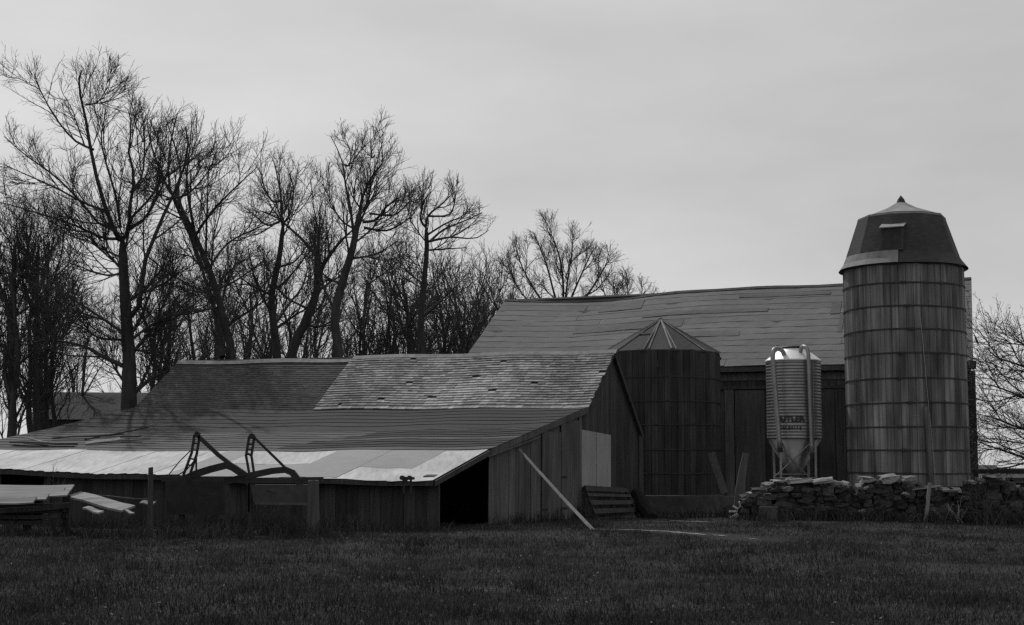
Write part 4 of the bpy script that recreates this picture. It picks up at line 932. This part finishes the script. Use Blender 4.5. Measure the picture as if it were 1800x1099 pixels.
MAPLE = [([(215, 420), (206, 400), (183, 338), (164, 263), (151, 184), (138, 119), (144, 92)], 10),
    ([(206, 400), (177, 378), (138, 330), (95, 286), (43, 247), (7, 214)], 6), ([(207, 420), (182, 402), (157, 391), (121, 374), (66, 356), (10, 338), (-30, 330)], 6),
    ([(190, 372), (150, 338), (98, 309), (49, 286), (0, 263)], 5), ([(215, 420), (226, 388), (229, 338), (236, 289), (226, 243), (231, 198), (226, 168)], 8),
    ([(229, 338), (249, 289), (254, 240), (252, 200), (249, 158)], 5), ([(212, 400), (203, 322), (186, 262), (178, 215), (186, 170)], 5),
    ([(230, 556), (248, 518), (251, 460), (269, 406), (291, 351), (314, 299), (331, 240), (326, 196)], 10), ([(251, 515), (288, 486), (320, 464), (360, 440)], 5),
    ([(232, 597), (262, 566), (309, 544), (364, 529)], 6), ([(232, 613), (284, 620), (325, 634)], 5), ([(236, 690), (269, 660), (313, 642)], 10),
    ([(240, 690), (256, 655), (266, 631), (291, 558), (309, 511)], 6), ([(218, 644), (182, 622), (146, 602), (87, 591), (40, 600)], 9), ([(218, 597), (175, 587), (138, 562), (91, 544)], 5),
    ([(218, 586), (175, 547), (138, 522), (98, 497), (60, 480)], 6), ([(214, 480), (189, 471), (153, 460), (109, 442)], 5), ([(212, 452), (175, 420), (157, 402), (130, 392)], 4),
    ([(218, 670), (203, 645), (190, 620)], 6), ([(228, 402), (255, 365), (280, 318), (300, 262), (295, 215)], 6), ([(164, 263), (130, 220), (95, 175), (66, 118), (60, 100)], 5), ([(151, 184), (172, 150), (190, 122)], 4), ([(226, 388), (262, 330), (290, 290), (330, 262), (360, 240)], 5), ([(291, 351), (330, 320), (365, 280), (380, 240)], 5)]
drawn_tree('maple_tree', 53, [(226, 735), (227, 680), (227, 631), (222, 558), (218, 493), (215, 420)], (32, 15), MAPLE, 'big bare spreading tree with thick trunk at the shed roof end', 11, n2=8, n3=5, n4=2, extra=6, nb=3, size=1.0, dip=.05)
drawn_tree('leaning_tree', 60, [(408, 640), (395, 575), (385, 529), (369, 476), (343, 417), (318, 366)], (17, 8),
    [([(356, 476), (336, 417), (312, 366), (296, 318), (300, 250), (312, 200)], 8), ([(322, 374), (312, 340), (318, 300), (305, 250), (290, 205)], 7), ([(318, 366), (290, 320), (268, 262), (258, 215)], 6), ([(345, 425), (335, 370), (328, 320), (333, 265), (338, 205)], 6), ([(340, 420), (370, 375), (405, 338), (452, 294)], 6),
     ([(362, 460), (363, 400), (365, 340), (366, 290)], 5), ([(369, 470), (400, 428), (450, 402), (490, 385)], 5), ([(385, 540), (340, 548), (292, 556)], 5), ([(378, 510), (420, 490), (470, 452)], 5),
     ([(390, 628), (376, 540), (357, 478)], 13), ([(330, 390), (290, 370), (262, 350)], 4), ([(395, 575), (440, 545), (480, 520)], 5)], 'leaning twin-stemmed bare tree just right of the big spreading tree', 12)
drawn_tree('bare_tree', 62, [(487, 640), (482, 580), (477, 522), (488, 470), (494, 430), (498, 392)], (18, 7),
    [([(498, 398), (495, 350), (493, 310), (486, 270), (480, 245)], 6), ([(498, 392), (510, 350), (516, 300), (505, 262)], 5), ([(494, 388), (470, 372), (445, 350), (430, 338)], 5), ([(495, 352), (478, 325), (462, 290), (456, 258)], 4), ([(480, 520), (445, 490), (420, 470)], 5), ([(488, 470), (520, 440), (545, 400)], 5), ([(482, 580), (520, 545), (560, 520)], 6)],
    'slim tall bare tree with a high pale fork left of the snag', 13, dip=.09)
drawn_tree('snag_tree', 61, [(511, 640), (536, 568), (556, 515), (558, 470), (559, 444)], (20, 11),
    [([(559, 450), (561, 410), (563, 365)], 7), ([(560, 480), (575, 455), (598, 425), (616, 408), (640, 385)], 8), ([(557, 452), (535, 425), (510, 402), (490, 385), (460, 372)], 7), ([(556, 515), (590, 490), (622, 480)], 5), ([(545, 545), (500, 520), (470, 480)], 5), ([(536, 568), (560, 575), (590, 560)], 6)],
    'crooked bare tree topped by a broken stub', 14, extra=3, nb=2, n2=6)
drawn_tree('tall_tree', 58, [(596, 640), (588, 560), (604, 490), (619, 440), (626, 405), (634, 366)], (20, 9),
    [([(622, 415), (618, 360), (612, 320), (606, 290), (601, 250), (582, 206)], 6), ([(606, 290), (614, 260), (616, 235), (604, 205)], 4), ([(634, 366), (637, 320), (650, 290), (659, 273), (672, 255), (671, 222)], 6), ([(659, 273), (653, 245), (651, 215)], 3),
     ([(637, 390), (660, 365), (678, 341), (690, 330), (706, 318)], 6), ([(650, 375), (690, 356), (715, 335), (722, 322)], 4), ([(630, 400), (645, 340), (665, 300)], 5), ([(618, 400), (600, 365), (580, 330), (572, 300)], 4), ([(640, 400), (680, 385), (715, 365), (730, 350)], 5), ([(600, 500), (570, 470), (552, 440)], 5), ([(615, 455), (660, 430), (700, 405)], 5), ([(634, 366), (622, 320), (628, 270)], 4)],
    'tallest bare tree behind the shed ridge, with slender forked tops', 15, n2=7, n3=4, nb=2, extra=5, size=.8, dip=.08)
drawn_tree('crooked_tree', 58, [(742, 640), (740, 570), (743, 517), (750, 446), (749, 400)], (15, 7),
    [([(749, 400), (739, 378), (742, 355), (746, 341), (758, 325), (757, 308)], 5), ([(749, 398), (753, 369), (775, 350), (790, 335), (800, 326)], 5), ([(753, 380), (790, 368), (800, 340), (801, 325)], 4), ([(752, 425), (775, 412), (795, 409), (835, 411), (859, 396)], 5), ([(756, 424), (780, 395), (815, 380), (848, 364)], 5), ([(753, 412), (782, 385), (810, 372), (828, 358)], 4), ([(750, 440), (790, 430), (820, 428)], 4), ([(745, 500), (715, 470), (700, 440)], 4), ([(741, 560), (780, 520), (810, 490)], 5)],
    'bare tree with crooked limbs sweeping right above the thicket', 16, n2=6, n3=4, nb=1, extra=4, size=.7, dip=.035)
drawn_tree('budding_tree', 78, [(990, 650), (990, 600), (989, 560)], (16, 9),
    [([(989, 565), (975, 520), (962, 470), (948, 432), (938, 408)], 5), ([(989, 562), (990, 500), (984, 455), (972, 418), (962, 408)], 5), ([(990, 562), (1010, 510), (1030, 465), (1042, 440)], 5), ([(990, 565), (1035, 515), (1060, 475), (1072, 455)], 5), ([(988, 565), (950, 525), (918, 470), (905, 425)], 5), ([(988, 565), (930, 530), (903, 492), (893, 465)], 4), ([(990, 560), (998, 490), (1006, 440), (1002, 415)], 4)],
    'broad fine-twigged tree in early bud rising behind the barn ridge', 17, n2=9, n3=5, nb=4, extra=0, size=.8)
drawn_tree('budding_tree', 84, [(1085, 650), (1086, 600), (1086, 570)], (9, 5), [([(1086, 572), (1080, 525), (1078, 490)], 3), ([(1086, 570), (1100, 525), (1112, 498)], 3), ([(1086, 572), (1115, 535), (1136, 512)], 3), ([(1086, 572), (1064, 520), (1056, 485)], 3)],
    'small bushy tree in early bud low at the middle of the barn ridge', 18, n2=8, n3=5, extra=0, nb=3, size=.7, buds=1, bsize=.02)
drawn_tree('budding_tree', 50, [(1890, 900), (1892, 800), (1888, 700), (1880, 600)], (24, 12),
    [([(1890, 828), (1840, 808), (1800, 794), (1760, 779), (1722, 764)], 7), ([(1888, 770), (1830, 748), (1790, 735), (1745, 716), (1716, 708)], 6), ([(1888, 720), (1830, 690), (1790, 672), (1750, 655), (1724, 650)], 6), ([(1884, 660), (1830, 630), (1790, 612), (1752, 598), (1734, 578)], 6), ([(1882, 620), (1830, 590), (1795, 570), (1770, 545)], 5), ([(1890, 800), (1840, 775), (1790, 765), (1740, 755)], 5), ([(1884, 690), (1830, 655), (1780, 640), (1740, 625)], 4)],
    'tree with small new leaves reaching in at the right edge', 19, n2=8, n3=4, n4=2, nb=3, buds=1, bsize=.03, extra=0, spread=.3, up=.02, dip=.10)

# thicket: five slender prototypes, then copies
def slender(seed, h, lean):
    g = np.random.default_rng(seed)
    T0 = [(0, 0, -.1)]
    for k in range(1, 6): T0.append((lean * k / 5 * h * .2 + g.normal() * .15, g.normal() * .18, h * .72 * k / 5))
    T = resample(T0, 12)[None]; tr = np.linspace(.16, .05, 12)[None] * h / 12
    V_, Q_ = tubes(T, tr, 7); out = [('trunk', V_, Q_, m_bark)]; parts = []
    P1, R1 = sprout(g, T, tr, 12, 4.6, 2.6, (.3, .9), 10, .10, .09, .07, .014, .2); parts.append(tubes(P1, R1, 5))
    P2, R2 = sprout(g, P1, R1, 6, 2.2, .7, (.35, .9), 6, .06, .11, .022, .009, .1); parts.append(tubes(P2, R2, 4))
    P3, R3 = sprout(g, P2, R2, 4, 1.1, .45, (.3, .9), 4, .05, .14, .012, .0075, .1); parts.append(tubes(P3, R3, 3))
    P4, R4 = sprout(g, P3, R3, 2, .55, .3, (.3, .9), 3, .04, .15, .008, .006, .15); parts.append(tubes(P4, R4, 3))
    V_, Q_ = join(parts); out.append(('crown', V_, Q_, m_twig)); return out
def mesh_np(name, V_, Q_, m):
    o = np_mesh(name, V_, Q_, m); me = o.data; bpy.data.objects.remove(o); return me
PRO = []
for sd_, ln_ in ((31, .3), (32, -.4), (33, .1), (34, -.15), (35, .5)): q_ = slender(sd_, 12, ln_); PRO.append([(n_, mesh_np(n_, V_, Q_, m_)) for n_, V_, Q_, m_ in q_] + [max(np.percentile(V_[:, 2], 99.7) for _, V_, _, _ in q_)])
def put_tree(px, pyt, D, k, label, group, rz):
    top = P(px, pyt, D).z; b_ = P(px, 700, D); r_ = thing('slender_tree', Vector((b_.x, b_.y, 0)), label, 'tree', group); sc_ = top / PRO[k][-1]
    r_.scale = (sc_ * random.uniform(.85, 1.05), sc_ * random.uniform(.85, 1.05), sc_); r_.rotation_euler = (0, 0, rz)
    for n_, me in PRO[k][:-1]:
        o = bpy.data.objects.new(n_, me); COL.objects.link(o); o.parent = r_
GT = 'thicket of slender bare trees behind the shed'
i = 0
for px, pyt, D in [(268, 470, 72), (300, 455, 70), (335, 465, 76), (398, 440, 74), (425, 455, 70), (450, 430, 80), (515, 450, 72), (535, 470, 78), (580, 450, 75), (632, 455, 70), (655, 430, 74), (690, 425, 72), (712, 440, 68), (725, 470, 76), (765, 450, 70), (785, 425, 74), (800, 460, 66), (815, 430, 72), (838, 440, 68), (850, 425, 76), (865, 450, 70), (882, 440, 80), (900, 470, 74), (285, 480, 95), (350, 470, 92), (412, 490, 95), (475, 480, 92), (550, 500, 94), (600, 500, 92), (640, 500, 100), (682, 500, 98), (730, 495, 96), (775, 490, 94), (822, 490, 92), (870, 490, 100), (890, 500, 94), (248, 400, 96), (385, 390, 104), (432, 400, 98), (525, 400, 100), (650, 385, 98), (695, 395, 102), (725, 410, 96), (820, 425, 100)]:
    put_tree(px, pyt, D, i % 5, 'slender bare tree in the thicket behind the shed ridge', GT, random.uniform(0, 6.28)); i += 1
GL = 'crowd of dark trees at the left edge'
for px, pyt, D in [(-40, 370, 58), (-10, 385, 62), (12, 365, 60), (30, 390, 56), (52, 378, 64), (70, 400, 60), (92, 395, 66), (110, 430, 70), (-60, 400, 66), (140, 500, 76), (150, 560, 86)]:
    put_tree(px, pyt, D, i % 5, 'dark slender bare tree crowded at the far side beside the big spreading tree', GL, random.uniform(0, 6.28)); i += 1
for (px, D, wp, lab) in ((20, 57, 18, 'thick dark bare trunk, outermost of the crowded trees'), (62, 58, 13, 'straight dark bare trunk standing second among the crowded trees'), (80, 60, 10, 'thinner dark bare trunk standing closest to the far low barn')):
    drawn_tree('bare_tree', D, [(px + 2, 760), (px, 640), (px + 3, 520), (px + 6, 430)], (wp, wp * .4), [([(px + 2, 560), (px - 20, 500), (px - 30, 440), (px - 34, 390)], wp * .4), ([(px + 3, 520), (px + 22, 470), (px + 32, 420), (px + 36, 385)], wp * .4), ([(px + 1, 620), (px + 24, 580), (px + 40, 540)], wp * .3)], lab, 50 + px, n2=7, n3=4, extra=6, nb=2)

# ------------------------------------------------------------------ grass, weeds
g = np.random.default_rng(5)
def blades(n, D0, D1, hmin, hmax, wmin, wmax, mask=None, xy=None):
    if xy is None:
        Dd = D0 * (D1 / D0) ** g.uniform(0, 1, n); X = g.uniform(-.47, .47, n) * Dd
    else: X, Dd = xy
    clump = .5 + .5 * np.sin(X * 1.7 + np.sin(Dd * 1.1) * 2) * np.sin(Dd * 1.3 + np.sin(X * .7) * 2); keep = g.uniform(0, 1, len(X)) < .7 + .3 * clump
    if mask is not None: keep &= mask(X, Dd)
    X, Dd, clump = X[keep], Dd[keep], clump[keep]; n = len(X); z = np.array([gz(a, b) for a, b in zip(X, Dd)])
    h = g.uniform(hmin, hmax, n) * (.8 + .4 * clump) ; wv = g.uniform(wmin, wmax, n) * np.maximum(1, Dd / 22); an = g.uniform(0, 2 * np.pi, n); lx, ly = g.normal(0, .45, n) * h, g.normal(0, .45, n) * h
    b0 = np.stack([X - np.cos(an) * wv, Dd - np.sin(an) * wv, z - .01], 1); b1 = np.stack([X + np.cos(an) * wv, Dd + np.sin(an) * wv, z - .01], 1)
    md = np.stack([X + lx * .35, Dd + ly * .35, z + h * .6], 1); tp = np.stack([X + lx, Dd + ly, z + h], 1); off = np.stack([np.cos(an) * wv * .7, np.sin(an) * wv * .7, 0 * z], 1)
    V_ = np.stack([b0, b1, md + off, tp, md - off], 1).reshape(-1, 3); k = np.arange(n)[:, None] * 5
    Qa = np.concatenate([k + np.array([[0, 1, 2, 4]]), k + np.array([[4, 2, 3, 3]])], 0)
    return V_, Qa
def not_path(X, Y):
    m_ = np.ones(len(X), bool)
    for (xa, ya, xb, yb, wd) in PATHS:
        ax, ay, bx, by = xa, ya, xb, yb; t = np.clip(((X - ax) * (bx - ax) + (Y - ay) * (by - ay)) / ((bx - ax) ** 2 + (by - ay) ** 2), 0, 1)
        d = np.hypot(X - ax - t * (bx - ax), Y - ay - t * (by - ay)); m_ &= d > wd
    for (bx_, by_, rx_, ry_) in BARE: m_ &= ((X - bx_) / rx_) ** 2 + ((Y - by_) / ry_) ** 2 + .35 * np.sin(X * 9 + Y * 7) > 1
    # keep the inside of the shed clear
    rel = np.stack([X - A0.x, Y - A0.y], 1); kf = rel @ np.array([-fn.x, -fn.y]); kr = rel @ np.array([gn.x, gn.y]); m_ &= ~((kf > .1) & (kr < 0))
    return m_
PATHS = []; BARE = [(random.uniform(-.4, .4) * d_, d_, random.uniform(.15, .8), random.uniform(.15, .5)) for d_ in [12 * (40 / 12) ** random.random() for _ in range(0)]]
for pts in ([(1160, 913), (1180, 917.5), (1262, 918.6)], [(1100, 934), (1165, 935.5), (1236, 940), (1320, 947)]):
    q = [G(*p_) for p_ in pts]
    for a_, b_ in zip(q, q[1:]): PATHS.append((a_.x, a_.y - .5, b_.x, b_.y - .5, .95))
def tri_quads(V_, Q_):
    # quads with a repeated corner become triangles
    T_ = np.concatenate([Q_[:, [0, 1, 2]], Q_[:, [0, 2, 3]]], 0); return T_[(T_[:, 0] != T_[:, 1]) & (T_[:, 1] != T_[:, 2]) & (T_[:, 0] != T_[:, 2])]
V_, Q_ = blades(260000, 11, 48, .025, .075, .0025, .005, not_path); tag(np_mesh('grass', V_, tri_quads(V_, Q_), m_grass), 'short mown grass covering the yard', 'grass', kind='stuff')
cx_ = []; cy_ = []
for q_ in range(850):
    d_ = 12 * (44 / 12) ** g.uniform(); x_ = g.uniform(-.45, .45) * d_; n_ = int(g.integers(10, 45)) if q_ % 9 else 110; r_ = g.uniform(.05, .22) if q_ % 9 else g.uniform(.2, .5); cx_.append(x_ + g.normal(0, r_, n_)); cy_.append(d_ + g.normal(0, r_, n_))
V_, Q_ = blades(0, 0, 0, .07, .17, .003, .006, not_path, (np.concatenate(cx_), np.concatenate(cy_))); tag(np_mesh('grass', V_, tri_quads(V_, Q_), m_grass), 'scattered taller tufts of grass in the yard', 'grass', kind='stuff')
n_ = 1700; Dd = 12 * (44 / 12) ** g.uniform(0, 1, n_); X_ = g.uniform(-.45, .45, n_) * Dd; k_ = not_path(X_, Dd); c_ = np.stack([X_[k_], Dd[k_], np.array([gz(a, b) for a, b in zip(X_[k_], Dd[k_])]) + g.uniform(.03, .07, k_.sum())], 1)
V_, Q_ = leaves(g, c_, 1, .022, .0); tag(np_mesh('litter', V_, Q_, m_straw), 'pale dead leaves and straw flecks scattered over the grass', 'litter', kind='stuff')
# taller weeds along the shed front, loader, wall foot
X = []; Y = []
def along(p, q, n, sp):
    t = g.uniform(0, 1, n); X.append(p.x + (q.x - p.x) * t + g.normal(0, sp, n)); Y.append(p.y + (q.y - p.y) * t + g.normal(0, sp, n))
along(fpt(0) + fn * .5, fpt(.6) + fn * .9, 4000, .35); along(fpt(.22) + fn * .8, fpt(.27) + fn * .7, 900, .25); along(fpt(.12) + fn * .7, fpt(.15) + fn * .6, 500, .2); along(P(250, 930, 31), P(580, 930, 30), 6000, .7); along(P(-60, 930, 30), P(250, 930, 30.5), 2500, .6)
along(wall_line(1330) + Vector((0, -.7, 0)), wall_line(1800) + Vector((0, -.8, 0)), 7000, .4); along(wall_line(1480) + Vector((0, -.5, 0)), wall_line(1530) + Vector((0, -.5, 0)), 700, .2); along(wall_line(1660) + Vector((0, -.6, 0)), wall_line(1790) + Vector((0, -.7, 0)), 2200, .3); along(wall_line(1340) + Vector((0, -.45, 0)), wall_line(1800) + Vector((0, -.5, 0)), 5000, .16); along(P(1150, 905, 43.5), P(1330, 905, 43), 1200, .3); along(GP(862, 930, .15), GP(1015, 920, .15), 900, .1)
X = np.concatenate(X); Y = np.concatenate(Y); cl = np.sin(X * 2.3 + 1) * np.sin(X * 5.1 + Y * 1.7) + .5 * np.sin(X * 11 + Y * 3); kk = g.uniform(-.9, 1.1, len(X)) < cl
V_, Q_ = blades(0, 0, 0, .08, .42, .004, .008, not_path, (X[kk], Y[kk])); tag(np_mesh('weeds', V_, tri_quads(V_, Q_), m_grass), 'rank weeds along the shed, the loader and the wall foot', 'weeds', kind='stuff')
# dead shrubs
def shrub(px, D, n, h, label, seed, mt=m_twig, sp=.5):
    gg = np.random.default_rng(seed); b_ = P(px, 900, D); base = np.array([b_.x, b_.y, 0.0]); r_ = thing('dead_shrub', base, label, 'shrub'); K = 6
    st = base + gg.normal(size=(n, 3)) * np.array([.25, .15, 0]); d = nrm(np.stack([gg.normal(0, sp, n), gg.normal(0, sp, n), np.ones(n)], 1)); ln = h * gg.uniform(.5, 1.1, n)
    out = np.empty((n, K, 3)); out[:, 0] = st
    for k in range(1, K): d = nrm(d + gg.normal(size=(n, 3)) * .09); out[:, k] = out[:, k - 1] + d * (ln / (K - 1))[:, None]
    rd = np.linspace(.012, .005, K)[None].repeat(n, 0); V1, Q1 = tubes(out, rd, 4); tag(np_mesh('stem', V1, Q1, mt, r_), kind='stuff')
    c, cr2 = grow(gg, out, rd, 4, .3, 1, .4, (.3, .9), 4, .05, .15, .7, .005); V2, Q2 = tubes(c, cr2, 3); tag(np_mesh('twigs', V2, Q2, mt, r_), kind='stuff')
shrub(1722, 39.5, 16, 1.5, 'dead leaning shrub stalks at the right end of the stone wall', 71, m_boardd, .25)
shrub(1750, 38.0, 14, 1.4, 'dark tangled stalks at the right edge before the stone wall', 72, m_twig, .35)
shrub(455, 31.2, 10, 1.1, 'sparse dead stalks growing up between the loader masts', 73, m_twig, .3)
shrub(90, 32.2, 8, 1.6, 'thin dead stalks standing behind the lumber pile', 74, m_twig, .2)
shrub(1680, 40.0, 12, .7, 'small dead bush with pale stems below the stone wall', 75, m_rib, .6)
